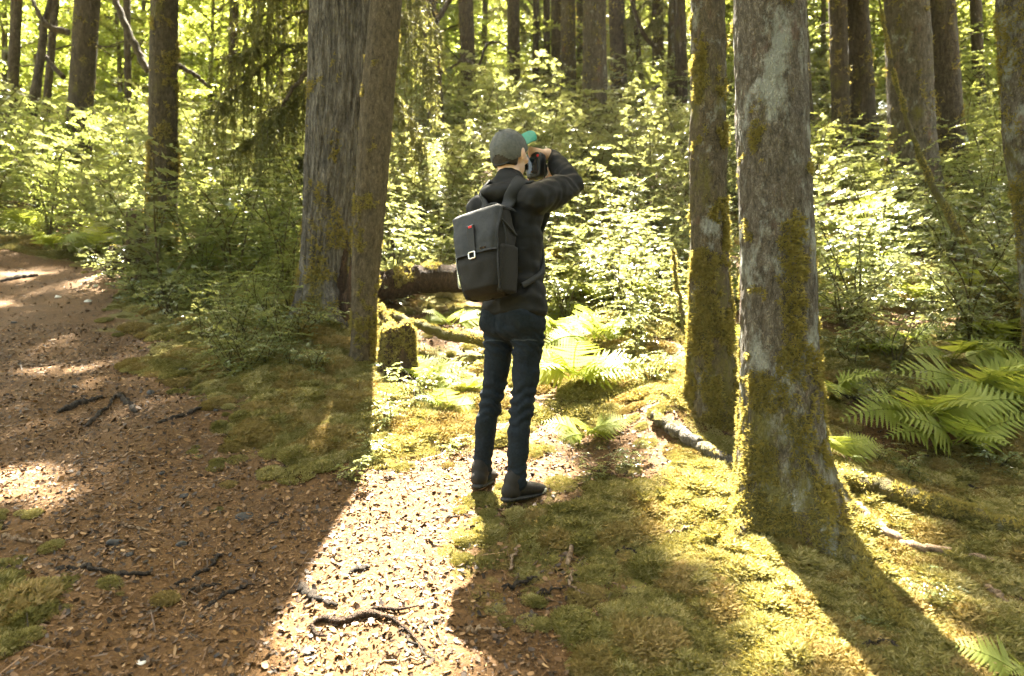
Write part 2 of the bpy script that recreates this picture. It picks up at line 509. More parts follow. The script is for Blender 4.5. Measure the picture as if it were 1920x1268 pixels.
M['white_trim'] = plain_mat('white reflective trim', (0.6, 0.6, 0.6), 0.4)
M['eye'] = plain_mat('eye white', (0.75, 0.73, 0.70), 0.2)
M['plastic'] = plain_mat('clear bottle plastic', (0.85, 0.9, 0.9), 0.08, spec=0.5, Transmission__Weight=0.85, IOR=1.3)

# ------------------------------------------------------------------ where the path, the moss and the sun gaps cut in the canopy lie
PATH = world_poly([(-400, 500), (60, 478), (150, 500), (200, 560), (265, 630), (350, 730), (430, 820), (550, 872), (690, 868), (800, 900), (860, 965), (945, 1060),
                   (1010, 1130), (1110, 1190), (1170, 1300), (900, 1700), (-200, 2200), (-900, 1500), (-700, 700)])
LEFT_MOSS = world_poly([(-300, 990), (60, 1000), (130, 1060), (140, 1110), (70, 1190), (-40, 1240), (-300, 1240)])
def moss_at(x, y):
    sd = poly_sd(PATH, x, y)
    w = 0.18 * noise(x * 2.2, y * 2.2, 0, 21) + 0.10 * noise(x * 7, y * 7, 0, 22)
    m = sstep(0.30, -0.30, sd + 1.3 * w)
    m = np.maximum(m, sstep(-0.15, 0.25, poly_sd(LEFT_MOSS, x, y) + 1.4 * w) * (1 - 0.4 * sstep(0.0, 0.6, noise(x * 5, y * 5, 0, 36))))
    # thin, broken moss in the open, thick under the trees
    br = noise(x * 1.7 + 5, y * 1.7, 0, 33) + 0.7 * noise(x * 4.3, y * 4.3, 0, 34) + 0.4 * noise(x * 11, y * 11, 0, 35)
    m = m * (1 - (0.42 + 0.4 * sstep(3.0, 3.6, y)) * sstep(0.0, 0.75, br) * sstep(-1.0, -0.2, x))
    m = m * (1 - 0.9 * sstep(0.15, 0.55, noise(x * 0.9 + 11, y * 0.9, 0, 31)) * sstep(4.5, 6.5, y))          # bare patches under the shrubs
    m = m * (1 - 0.75 * sstep(-0.15, 0.5, br) * sstep(1.25, 1.7, x) * sstep(4.5, 3.5, y))
    for px, py, r in ((1690, 790, 0.42), (1690, 600, 0.5), (850, 625, 0.4), (960, 890, 0.16), (720, 690, 0.2), (760, 600, 0.3)):
        bx, by, _ = spot(px, py)
        m = m * (1 - 0.95 * np.exp(-((x - bx) ** 2 + (y - by) ** 2) / r ** 2))
    return np.clip(m, 0, 1)

GAPS = [world_poly(p) for p in (
    [(712, 590), (702, 700), (615, 980), (460, 1360), (820, 1360), (850, 1180), (868, 1080), (885, 985), (950, 940), (985, 880), (1030, 820), (1120, 770), (1180, 700), (1250, 650),
     (1280, 580), (1200, 560), (1050, 600), (900, 600), (800, 560)],
    [(1235, 870), (1185, 740), (1220, 600), (1330, 590), (1390, 700), (1560, 900), (1635, 940), (1850, 1330), (1480, 1330), (1370, 1130)],
    [(1540, 470), (1650, 470), (1790, 600), (1700, 640), (1570, 560)],
    [(-60, 550), (60, 545), (40, 570), (-60, 590)],
    [(95, 655), (200, 622), (195, 640), (105, 672)],
    [(165, 595), (240, 560), (243, 575), (175, 605)],
    [(-100, 865), (165, 850), (200, 885), (130, 955), (-100, 1000)],
    [(230, 1290), (330, 1150), (372, 1115), (385, 1140), (300, 1290)],
    [(350, 660), (440, 615), (450, 635), (360, 690)],
    [(1090, 330), (1130, 235), (1260, 225), (1280, 330), (1180, 380)],
    [(730, 500), (745, 400), (830, 370), (860, 480), (800, 530)],
    [(1100, 520), (1150, 430), (1310, 400), (1300, 540), (1200, 560)],
)]
def in_gap(x, y):
    r = np.zeros(np.shape(x), bool)
    for p in GAPS[:3]:
        r |= in_poly(p, x, y)
    return r
def lit(x, y):
    r = np.zeros(np.shape(x), bool)
    w = 0.10 * noise(x * 2.5, y * 2.5, 0, 41)
    for i, p in enumerate(GAPS):
        r |= poly_sd(p, x, y) + (w if i in (0, 1, 2, 6) else 0) > (0.0 if i < 3 or i in (6, 9, 10, 11) else 0.07)
    # sun flecks over the shrubs, and the open wood behind
    n = noise(x * 1.1, y * 1.1, 0, 51) + 0.5 * noise(x * 2.9, y * 2.9, 0, 52)
    r |= (y > 6.5) & (n > 0.52 - 0.22 * sstep(6.5, 10, y) * (x < -1.5)) & ((x < -1.2) | (y > 7))
    n2 = noise(x * 3.1 + 9, y * 3.1, 0, 53) + 0.5 * noise(x * 7.3, y * 7.3, 0, 54)
    r |= (y > 6.0) & (x > -1.3) & (n2 > 0.37)
    r |= (y > 6.6) & (x <= -1.3) & (n2 > 0.28)
    r |= (y > 13) & (n > -0.05 + 0.3 * (x > -2.5) + 0.5 * (x > 0.36 * y))
    r |= (y > 17) & (n > -0.6 + 0.5 * (x > -2.5) + 0.6 * (x > 0.36 * y))
    r |= (np.abs(x + 2.2) < 0.6) & (np.abs(y - 7.4) < 0.55) & (n2 > -0.5)
    return r

# ------------------------------------------------------------------ ground and path
def axis_steps(lo, a, b, hi, fine, grow):
    mid = list(np.arange(a, b, fine))
    s, t, out = fine, b, []
    while t < hi:
        out.append(t); s *= grow; t += s
    s, t, pre = fine, a - fine, []
    while t > lo:
        pre.append(t); s *= grow; t -= s
    return np.array([lo] + pre[::-1] + mid + out + [hi])
xs = axis_steps(-70, -3.0, 3.0, 70, 0.035, 1.06)
ys = axis_steps(-30, 1.6, 6.5, 85, 0.035, 1.05)
GX, GY = np.meshgrid(xs, ys, indexing='xy')
gx, gy = GX.ravel(), GY.ravel()
gm = moss_at(gx, gy)
gzv = g(gx, gy)
nx = len(xs)
ii, jj = np.meshgrid(np.arange(len(ys) - 1), np.arange(nx - 1), indexing='ij')
quads = np.stack([ii * nx + jj, ii * nx + jj + 1, (ii + 1) * nx + jj + 1, (ii + 1) * nx + jj], -1).reshape(-1, 4)
cx, cy = gx[quads].mean(1), gy[quads].mean(1)
is_path = (poly_sd(PATH, cx, cy) > 0) & (cy > 0.2) & (cy < 12)
for nm, sel in (('ground', ~is_path), ('path', is_path)):
    q = quads[sel]
    used, inv = np.unique(q, return_inverse=True)
    G = Geo().add(np.stack([gx[used], gy[used], gzv[used]], -1), inv.reshape(-1, 4))
    o = link(nm, G.mesh(nm, M['ground'], attrs={'moss': gm[used]}))
    tag(o, kind='structure', label='mossy forest floor rising into a hillside' if nm == 'ground' else 'brown path of needles and bark chips through the wood')

def frustum_points(n, y0, y1, power=1.0, wide=0.80):
    """random points on the ground in front of the camera, denser nearby"""
    t = RNG.random(n) ** power
    y = y0 + (y1 - y0) * t
    x = (RNG.random(n) * 2 - 1) * wide * y
    return x, y

# litter: bark chips, needles and dead leaves
chip_v = np.array([(-0.5, -0.5, 0), (0.1, -0.62, 0.08), (0.55, -0.35, 0.2), (0.5, 0.4, 0.15), (-0.05, 0.6, 0.05), (-0.55, 0.4, 0.1)])
chip_f = np.array([(0, 1, 4), (0, 4, 5), (1, 2, 3), (1, 3, 4)])
needle_v = np.array([(-0.5, -0.5, 0), (0.5, -0.3, 0.1), (0.5, 0.3, 0.1), (-0.5, 0.5, 0.0)])
needle_f = np.array([(0, 1, 2), (0, 2, 3)])
def random_basis(n, nrm, tilt):
    a = RNG.random(n) * 2 * math.pi
    z = unit(nrm + tilt * RNG.normal(size=(n, 3)))
    h = np.stack([np.cos(a), np.sin(a), np.zeros(n)], -1)
    x = unit(h - z * (h * z).sum(-1, keepdims=True))
    return x, np.cross(z, x), z
G = Geo()
for count, tv, tf, lo, hi, asp, y0, y1, pw in ((108000, chip_v, chip_f, 0.006, 0.026, 0.5, 1.7, 6.0, 0.9), (24000, needle_v, needle_f, 0.012, 0.045, 0.1, 1.7, 4.5, 0.9),
                                               (14000, chip_v, chip_f, 0.012, 0.03, 0.6, 5.0, 11.0, 0.9), (2600, chip_v, chip_f, 0.018, 0.042, 0.42, 1.7, 8.0, 0.9), (2600, needle_v, needle_f, 0.04, 0.13, 0.045, 1.7, 7.0, 0.9)):
    x, y = frustum_points(count, y0, y1, pw)
    x = x * 1.35
    keep = RNG.random(len(x)) > moss_at(x, y) * (0.80 if hi < 0.03 else 0.45)
    x, y = x[keep], y[keep]
    n = len(x)
    L = lo + (hi - lo) * RNG.random(n) ** 2.6
    X, Y, Z = random_basis(n, normal_at(x, y), 0.55)
    z = g(x, y) + 0.002 + RNG.random(n) * 0.007
    asp_ = asp * (0.6 + 0.8 * RNG.random(n))
    scatter(G, tv, tf, np.stack([x, y, z], -1), X * L[:, None], Y * (L * asp_)[:, None], Z * (L * 0.8)[:, None], RNG.random(n) ** 1.35)
o = link('leaf_litter', G.mesh('leaf_litter', M['litter'], smooth=False))
tag(o, 'loose brown bark chips and needles strewn over the path', 'litter', kind='stuff')

# moss carpet: tufts gathered in small pads, laid over the mossy ground
blade_v = np.array([(0.0, -0.16, 0.0), (0.0, 0.16, 0.0), (0.55, 0.1, 0.62), (1.0, 0.0, 0.75)])
blade_f = np.array([(0, 1, 2), (0, 2, 3), (1, 3, 2)])
def moss_pad(seed, radius, count, hgt, blade, mat='moss'):
    r = np.random.default_rng(seed)
    G = Geo()
    a, q = r.random(count) * 2 * math.pi, np.sqrt(r.random(count))
    x, y = radius * q * np.cos(a), radius * q * np.sin(a)
    z = hgt * (1 - q ** 2) * (0.6 + 0.4 * noise(x * 30, y * 30, seed, 3)) - 0.004
    for k in range(5):
        b = r.random(count) * 2 * math.pi
        up = 0.05 + 0.5 * r.random(count)
        X = unit(np.stack([np.cos(b), np.sin(b), up * 0.7], -1) + 0.5 * np.stack([x, y, 0 * x], -1) / radius)
        Y = unit(np.cross(np.array([0, 0, 1.0]) + 0.4 * r.normal(size=(count, 3)), X))
        Z = np.cross(X, Y)
        L = blade * (0.5 + r.random(count))
        scatter(G, blade_v, blade_f, np.stack([x, y, z], -1), X * L[:, None], Y * (L * 0.9)[:, None], Z * (L * 0.6)[:, None], r.random(count))
    return G.mesh('moss_pad', M[mat], smooth=False)
pads = bpy.data.collections.new('moss_pads')
for k in range(10):
    pads.objects.link(bpy.data.objects.new('moss_pad', moss_pad(100 + k, 0.07 + 0.012 * (k % 5), 330 + 60 * (k % 5), 0.016 + 0.014 * (k % 3), (0.010, 0.014, 0.019)[k % 3], 'moss_brown' if k in (3, 8) else 'moss')))
pts_x, pts_y, pts_m = [], [], []
PFEET = ((-0.13, 3.36), (0.06, 3.21))
for n_, y0, y1, pw in ((7500, 1.7, 5.0, 0.85), (4500, 4.5, 9.5, 0.9)):
    x, y = frustum_points(n_, y0, y1, pw, 0.82)
    mv = moss_at(x, y)
    keep = (RNG.random(len(x)) < mv ** 1.2) & ((x - PFEET[0][0]) ** 2 + (y - PFEET[0][1]) ** 2 > 0.010) & ((x - PFEET[1][0]) ** 2 + (y - PFEET[1][1]) ** 2 > 0.014)
    pts_x.append(x[keep]); pts_y.append(y[keep]); pts_m.append(mv[keep])
mx, my = np.concatenate(pts_x), np.concatenate(pts_y)
mnorm = normal_at(mx, my, 0.06)
me = bpy.data.meshes.new('moss')
me.from_pydata(np.stack([mx, my, g(mx, my) + 0.010 * noise(mx * 6, my * 6, 0, 71)], -1).tolist(), [], [])
rot = []
for nn in mnorm:
    q = Vector(nn).to_track_quat('Z', 'Y') @ Matrix.Rotation(random.random() * 6.283, 3, 'Z').to_quaternion()
    rot.append(q.to_euler())
a = me.attributes.new('turn', 'FLOAT_VECTOR', 'POINT'); a.data.foreach_set('vector', np.array(rot, np.float32).ravel())
a = me.attributes.new('size', 'FLOAT', 'POINT'); a.data.foreach_set('value', (np.clip((0.65 + 0.9 * RNG.random(len(mx)) * (0.7 + 0.06 * my)) * (0.35 + 0.65 * np.concatenate(pts_m)), 0.3, 1.9)).astype(np.float32))
moss_obj = link('moss', me)
tag(moss_obj, 'soft yellow green moss carpeting the forest floor', 'moss', kind='stuff')
ng = bpy.data.node_groups.new('moss carpet', 'GeometryNodeTree')
ng.interface.new_socket('Geometry', in_out='INPUT', socket_type='NodeSocketGeometry')
ng.interface.new_socket('Geometry', in_out='OUTPUT', socket_type='NodeSocketGeometry')
gi, go = ng.nodes.new('NodeGroupInput'), ng.nodes.new('NodeGroupOutput')
iop = ng.nodes.new('GeometryNodeInstanceOnPoints')
ci = ng.nodes.new('GeometryNodeCollectionInfo')
ci.inputs['Collection'].default_value = pads
ci.inputs['Separate Children'].default_value = True
ci.inputs['Reset Children'].default_value = True
na = ng.nodes.new('GeometryNodeInputNamedAttribute'); na.data_type = 'FLOAT_VECTOR'; na.inputs[0].default_value = 'turn'
nb = ng.nodes.new('GeometryNodeInputNamedAttribute'); nb.data_type = 'FLOAT'; nb.inputs[0].default_value = 'size'
e2r = ng.nodes.new('FunctionNodeEulerToRotation')
L_ = ng.links.new
L_(gi.outputs[0], iop.inputs['Points']); L_(ci.outputs[0], iop.inputs['Instance'])
iop.inputs['Pick Instance'].default_value = True
L_(na.outputs['Attribute'], e2r.inputs[0]); L_(e2r.outputs[0], iop.inputs['Rotation']); L_(nb.outputs['Attribute'], iop.inputs['Scale'])
L_(iop.outputs[0], go.inputs[0])
moss_obj.modifiers.new('moss carpet', 'NODES').node_group = ng

# ------------------------------------------------------------------ labels that point to one thing
LANDMARKS = [(940, 925, "the photographer's shoes"), (900, 470, "the photographer's backpack"), (1040, 330, "the photographer's raised elbow"),
             (300, 430, 'the slim trunk by the dark stump'), (302, 120, 'the slim trunk by the dark stump'), (630, 300, 'the grey twin trunk'), (640, 640, 'the foot of the grey twin trunk'), (1330, 330, 'the slim mossy trunk'),
             (1340, 800, 'the foot of the slim mossy trunk'), (1460, 350, 'the lichened trunk'), (1480, 960, 'the foot of the lichened trunk'), (770, 530, 'the fallen mossy log'),
             (745, 650, 'the sunlit mossy stump'), (1715, 170, 'the widest far trunk'), (1600, 120, 'the two close dark trunks'), (1800, 430, 'the leaning mossy stem'), (500, 120, 'the shaggy hanging boughs'),
             (1115, 90, 'the pale far trunk'), (962, 110, 'the straight dark far trunk'), (140, 100, 'the far trunk with bare limbs'), (80, 560, 'the white sun patch on the path'), (80, 910, 'the large sun patch on the path'),
             (620, 1180, 'the forked root in the sunlit chips'), (215, 1015, 'the blue grey stone'), (1740, 790, 'the bright fern in the hollow'), (1720, 1000, 'the long mossy root'), (1900, 300, 'the cut off trunk at the edge')]
ORD = ['first', 'second', 'third', 'fourth', 'fifth', 'sixth', 'seventh', 'eighth', 'ninth', 'tenth', 'eleventh', 'twelfth', 'thirteenth', 'fourteenth', 'fifteenth', 'sixteenth', 'seventeenth', 'eighteenth', 'nineteenth', 'twentieth', 'twenty-first', 'twenty-second', 'twenty-third', 'twenty-fourth', 'twenty-fifth', 'twenty-sixth', 'twenty-seventh', 'twenty-eighth', 'twenty-ninth', 'thirtieth']
PENDING = {}
def later_label(o, what, top):
    px, py = to_px(top)
    PENDING.setdefault(what, []).append((o, px, py))
def settle_labels():
    for what, rows in PENDING.items():
        cells = {}
        for o, px, py in rows:
            lx, ly, ln = min(LANDMARKS, key=lambda l: (l[0] - px) ** 2 + (l[1] - py) ** 2)
            dx, dy = px - lx, py - ly
            rel = ('to the right of' if dx > 0 else 'to the left of') if abs(dx) > abs(dy) else ('up from' if dy < 0 else 'down from')
            cells.setdefault((ln, rel), []).append((dx * dx + dy * dy, o))
        for (ln, rel), rr in cells.items():
            rr.sort(key=lambda r: r[0])
            for k, (_, o) in enumerate(rr):
                o['label'] = f"{what}, {rel} {ln}" if len(rr) == 1 else f"{what}, {ORD[min(k, 29)]} {rel} {ln}"

# ------------------------------------------------------------------ trees
tuft_v = []
tuft_f = []
for k in range(4):
    a = k * math.pi / 2 + 0.4 * k
    c, s = math.cos(a), math.sin(a)
    b = len(tuft_v)
    tuft_v += [(-0.15 * s, 0.15 * c, 0), (0.15 * s, -0.15 * c, 0), (c * 0.8, s * 0.8, 0.75)]
    tuft_f.append((b, b + 1, b + 2))
tuft_v, tuft_f = np.array(tuft_v), np.array(tuft_f)
TREES = []

def px_axis(rows, d, height):
    """trunk axis and radii from (px, py, width) rows at depth d, carried on upward to a height above the ground"""
    P = [np.array(at(r[0], r[1], d)) for r in rows]
    R = [r[2] / 2 / FOC * d for r in rows]
    bx, by = P[0][0], P[0][1]
    base = gz(bx, by)
    P = [np.array([P[0][0], P[0][1], base - 0.35])] + P
    R = [R[0] * 1.15] + R
    order = np.argsort([p[2] for p in P])
    P, R = [P[i] for i in order], [R[i] for i in order]
    top_dir = unit(P[-1] - P[-2])
    top_dir = unit(top_dir + np.array([0, 0, 5.0]))
    z0 = P[-1][2]
    for f in (0.25, 0.5, 0.75, 1.0):
        dz = (base + height - z0) * f
        P.append(P[len(rows)] + top_dir * dz / top_dir[2])
        R.append(R[len(rows)] * (1 - 0.72 * f))
    return np.array(P), np.array(R), base

def trunk_mesh(name, P, R, mat, base, seg, step, ridge, kind, seed, lobes=0.0, fine_top=3.2, mossiness=(0.7, 0.15)):
    # resample along the height: fine where the camera sees it, coarse above
    zt = P[:, 2]
    zs = np.concatenate([np.arange(zt[0], min(base + fine_top, zt[-1]), step), np.linspace(min(base + fine_top, zt[-1]), zt[-1], 14)])
    ax = np.interp(zs, zt, P[:, 0]); ay = np.interp(zs, zt, P[:, 1]); rr = np.interp(zs, zt, R)
    k = max(3, int(0.22 / step)) | 1
    def smooth(a):
        pad = np.pad(a, k // 2, mode='edge')
        return np.convolve(pad, np.ones(k) / k, 'valid')
    nfine = len(zs) - 14
    if nfine > k:
        ax[:nfine], ay[:nfine], rr[:nfine] = smooth(ax[:nfine]), smooth(ay[:nfine]), smooth(rr[:nfine])
    th = np.arange(seg) / seg * 2 * math.pi
    T, Zg = np.meshgrid(th, zs)
    ct, st = np.cos(T), np.sin(T)
    h = Zg - base
    rad = rr[:, None] * np.ones_like(T)
    rad *= 1 + 0.06 * noise(ct * 1.4 + seed, st * 1.4, Zg * 0.8, seed)
    if lobes:
        lob = 0.5 + 0.5 * np.cos(T * 5 + seed) * 0.6 + 0.5 * noise(ct * 2.2, st * 2.2, seed * 3.1, seed + 5)
        rad *= 1 + lobes * np.clip(lob, 0, 2) * np.exp(-np.maximum(h, 0) / 0.22)
    if kind == 'fissured':
        fr = rr.mean() * 62
        w = 0.25 * noise(ct * 3, st * 3, Zg * 5, seed + 7)
        n = 1 - np.abs(noise(ct * fr * 0.62 + w, st * fr * 0.62 + w, Zg * 2.6, seed + 1)) * 2
        n2 = 1 - np.abs(noise(ct * fr + w, st * fr, Zg * 6.0, seed + 2)) * 2
        rad += ridge * (0.65 * n + 0.35 * n2)
    else:
        n = fbm(ct * rr.mean() * 34, st * rr.mean() * 34, Zg * 14, seed + 1, 3)
        n2 = noise(ct * rr.mean() * 9, st * rr.mean() * 9, Zg * 4, seed + 3)
        rad += ridge * (0.6 * n + 0.5 * n2)
    X, Y = ax[:, None] + rad * ct, ay[:, None] + rad * st
    v = np.stack([X, Y, Zg], -1)
    nh = len(zs)
    i, j = np.meshgrid(np.arange(nh - 1), np.arange(seg), indexing='ij')
    j2 = (j + 1) % seg
    f = np.stack([i * seg + j, i * seg + j2, (i + 1) * seg + j2, (i + 1) * seg + j], -1).reshape(-1, 4)
    ms = mossiness[1] + (mossiness[0] - mossiness[1]) * np.exp(-np.maximum(h, 0) / 0.55)
    ms = ms + 0.35 * noise(ct * 1.6, st * 1.6, Zg * 2.2, seed + 9)
    G = Geo().add(v.reshape(-1, 3), f)
    me = G.mesh(name, mat, attrs={'moss': np.clip(ms, 0, 1).ravel()})
    return me, v, ms, zs, rr

def make_tree(label, P, R, base, mat, seg=40, step=0.05, ridge=0.006, kind='plain', seed=1, lobes=0.35, tufts=0, tuft_size=0.016, crown=True, cat='tree', group=None, mossiness=(0.6, 0.1), fine_top=3.2, tuft_thr=0.25, stubs=0, tuft_hi=2.6):
    bx, by = float(np.interp(base, P[:, 2], P[:, 0])), float(np.interp(base, P[:, 2], P[:, 1]))
    root = empty('conifer_tree', (bx, by, base))
    tag(root, label, cat, group)
    off = (-bx, -by, -base)
    me, v, ms, zs, rr = trunk_mesh('trunk', P, R, mat, base, seg, step, ridge, kind, seed, lobes, fine_top, mossiness)
    link('trunk', me, root, off)
    if tufts:
        r = np.random.default_rng(seed + 500)
        nf = np.searchsorted(zs, base + tuft_hi)
        # spread by area, kept where the moss grows
        i = r.integers(1, max(2, nf), tufts); j = r.integers(0, v.shape[1], tufts)
        p = v[i, j] + (v[i - 1, (j + 1) % v.shape[1]] - v[i, j]) * r.random(tufts)[:, None]
        c = np.stack([np.interp(p[:, 2], P[:, 2], P[:, 0]), np.interp(p[:, 2], P[:, 2], P[:, 1]), p[:, 2]], -1)
        nr = unit(p - c)
        f = ms[i, j] + 0.6 * noise(p[:, 0] * 9, p[:, 1] * 9, p[:, 2] * 7, seed + 11) + 0.35 * noise(p[:, 0] * 40, p[:, 1] * 40, p[:, 2] * 30, seed + 12)
        k = f > tuft_thr
        p, nr, f = p[k], nr[k], f[k]
        Zv = unit(nr + np.array([0, 0, -0.25]) + 0.4 * r.normal(size=p.shape))
        Xv = unit(np.cross(Zv, r.normal(size=p.shape))); Yv = np.cross(Zv, Xv)
        L = tuft_size * (0.5 + r.random(len(p))) * (0.8 + np.clip(f, 0, 1))
        G = Geo()
        scatter(G, tuft_v, tuft_f, p - nr * 0.002, Xv * L[:, None], Yv * L[:, None], Zv * L[:, None], r.random(len(p)))
        tag(link('moss', G.mesh('moss', M['trunk_moss'], smooth=False), root, off), kind='stuff')
    r = random.Random(seed)
    for k in range(stubs):
        h = base + 1.2 + r.random() * 6
        a = r.random() * 6.283
        c = np.array([np.interp(h, P[:, 2], P[:, 0]), np.interp(h, P[:, 2], P[:, 1]), h])
        d = np.array([math.cos(a), math.sin(a), -0.1 + 0.4 * r.random()])
        L = 0.3 + 0.9 * r.random()
        rr_ = np.interp(h, P[:, 2], R)
        pts = bez([c + d * rr_ * 0.6, c + d * (rr_ + L * 0.5) + np.array([0, 0, -0.05]), c + d * (rr_ + L) + np.array([0.05, 0, -0.22 * r.random()])], 7)
        G = Geo(); tube(G, pts, np.linspace(0.02, 0.005, 7), 5)
        link('dead_branch', G.mesh('dead_branch', mat, attrs={'moss': np.full(G.n, 0.4)}), root, off)
    if crown:
        TREES.append({'root': root, 'off': off, 'base': base, 'P': P, 'x': bx, 'y': by, 'crown': Geo()})
    return root

def px_tree(label, rows, d, height, mat, top_shift=0.0, **kw):
    P, R, base = px_axis(rows, d, height)
    P[-4:, 0] += top_shift
    return make_tree(label, P, R, base, mat, **kw), P, R, base

T1, *_ = px_tree('slim brown trunk beside a dark rotten stump at the path edge', [(302, 545, 66), (303, 480, 54), (305, 300, 50), (308, 0, 48)], 8.0, 22, M['bark_brown'],
                 seg=72, step=0.02, ridge=0.006, seed=11, tufts=16000, tuft_size=0.022, mossiness=(0.7, 0.25), fine_top=4.8, tuft_hi=4.6, tuft_thr=0.55)
T2, *_ = px_tree('thick grey fissured trunk, the stouter of the joined pair', [(600, 690, 180), (602, 610, 118), (607, 520, 88), (613, 430, 88), (625, 330, 102), (634, 200, 110), (640, 0, 112)], 5.75, 26, M['bark_grey'],
                 seg=190, step=0.015, ridge=0.020, kind='fissured', seed=23, lobes=0.5, tufts=16000, tuft_size=0.02, mossiness=(0.75, -0.05), fine_top=3.4, tuft_thr=0.42)
T3, *_ = px_tree('slimmer brown trunk leaning against the grey fissured one', [(676, 705, 56), (680, 640, 42), (683, 560, 45), (688, 470, 53), (695, 370, 58), (703, 260, 62), (712, 150, 62), (725, 0, 58)], 5.0, 24, M['bark_warm'], top_shift=-0.42,
                 seg=120, step=0.014, ridge=0.007, seed=31, lobes=0.15, tufts=20000, tuft_size=0.015, mossiness=(0.45, -0.12), fine_top=3.3, tuft_thr=0.38)
for pp, rr_ in (([(668, 462, 5.6), (655, 540, 5.55), (648, 610, 5.5), (640, 690, 5.4)], (0.02, 0.03, 0.04, 0.06)), ([(648, 430, 5.7), (642, 520, 5.62), (636, 600, 5.55), (612, 690, 5.35)], (0.03, 0.045, 0.06, 0.08)),
                ([(660, 640, 5.5), (690, 668, 5.2), (705, 700, 5.0)], (0.05, 0.045, 0.03)), ([(590, 600, 5.5), (560, 650, 5.3), (530, 690, 5.2)], (0.07, 0.06, 0.03))):
    pts = bez([np.array(at(*p)) for p in pp], 26)
    G = Geo(); tube(G, pts, np.interp(np.linspace(0, 1, 26), np.linspace(0, 1, len(rr_)), rr_), 12, lump=0.3, seed=3)
    link('root', G.mesh('root', M['rotten'], attrs={'moss': np.full(G.n, 0.15)}), T2, tuple(-np.array(T2.location)))  # dark wood on these roots also stands in for the shade between the trunks
T4, *_ = px_tree('slim mossy trunk standing just behind the lichened one', [(1345, 880, 120), (1336, 770, 92), (1331, 640, 76), (1331, 500, 68), (1328, 300, 66), (1326, 0, 63)], 3.95, 21, M['bark_mossy'],
                 seg=110, step=0.012, ridge=0.010, seed=43, lobes=0.4, tufts=42000, tuft_size=0.014, mossiness=(0.8, 0.15), fine_top=2.9, tuft_thr=0.50)
T5, *_ = px_tree('thick lichen spotted trunk with moss at its flared foot', [(1492, 1060, 245), (1478, 985, 190), (1469, 910, 160), (1466, 840, 147), (1462, 700, 138), (1459, 500, 132), (1448, 250, 130), (1441, 0, 127)], 3.1, 24, M['bark_lichen'],
                 seg=150, step=0.010, ridge=0.008, seed=57, lobes=0.5, tufts=60000, tuft_size=0.012, mossiness=(0.85, 0.02), fine_top=2.6, tuft_thr=0.42)
T6, *_ = px_tree('lichened trunk cut off by the edge of the picture', [(1990, 700, 112), (1960, 440, 92), (1932, 250, 88), (1915, 0, 86)], 4.5, 22, M['bark_lichen'],
                 seg=90, step=0.018, ridge=0.009, seed=61, lobes=0.3, tufts=12000, tuft_size=0.015, mossiness=(0.7, 0.3), fine_top=3.0)
FAR = [  # top px, px at the foot, width, depth, material, label
    (150, 134, 42, 12.5, 'bark_far', 'far brown trunk with bare limbs above the pale shrubs', 5),
    (14, 8, 18, 15.0, 'bark_far', 'thin trunk at the extreme edge behind the pale shrubs', 2),
    (88, 66, 13, 13.5, 'bark_far', 'crooked thin stem beside the bare limbed far trunk', 3),
    (800, 823, 29, 13.0, 'bark_far', 'far trunk bowed at its foot behind the twin trunk', 3),
    (872, 881, 28, 15.0, 'bark_far', 'far dark trunk directly above the grey cap', 3),
    (963, 963, 23, 17.0, 'bark_far', 'straight dark far trunk standing alone above the cap brim', 2),
    (1006, 1004, 11, 18.0, 'bark_far', 'thin far stem, first after the straight lone trunk', 2),
    (1026, 1026, 13, 18.5, 'bark_far', 'thin far stem, second after the straight lone trunk', 2),
    (1046, 1047, 24, 17.5, 'bark_far', 'dark far trunk half hidden behind a paler neighbour', 2),
    (1067, 1068, 28, 16.5, 'bark_far_grey', 'brown far trunk overlapping a darker one', 2),
    (1090, 1092, 15, 19.0, 'bark_far_grey', 'narrow far trunk squeezed beside the pale thick one', 1),
    (1117, 1117, 45, 14.0, 'bark_far_grey', 'pale grey thick trunk in the middle of the far row', 2),
    (1160, 1166, 30, 16.0, 'bark_far', 'dark far trunk on the far side of the pale thick one', 3),
    (1192, 1215, 9, 16.5, 'bark_far', 'thin slanting far stem behind the raised elbow', 2),
    (1238, 1238, 22, 18.0, 'bark_far', 'far trunk with a spray of dead twigs near the mossy trunk', 5),
    (1280, 1283, 22, 15.0, 'bark_far', 'dark far trunk peeping out beside the slim mossy trunk', 2),
    (1512, 1524, 20, 13.5, 'bark_far', 'dark bowed far trunk behind the lichened trunk', 2),
    (1582, 1585, 31, 12.0, 'bark_far', 'slimmer of the two close dark trunks', 2),
    (1618, 1630, 42, 12.2, 'bark_far', 'stouter of the two close dark trunks', 2),
    (1712, 1722, 77, 9.5, 'bark_far_grey', 'widest far trunk, mossy brown, rising from the fern slope', 1),
    (1775, 1790, 53, 11.0, 'bark_far', 'reddish brown far trunk beside the widest one', 1),
    (1845, 1850, 20, 15.0, 'bark_far', 'far trunk in the dark gap before the edge trunk', 3),
    (430, 425, 16, 17.0, 'bark_far', 'thin far stem behind the hanging boughs', 3),
    (225, 236, 12, 15.0, 'bark_far', 'thin dark slanting stem between the two left trunks', 4),
]
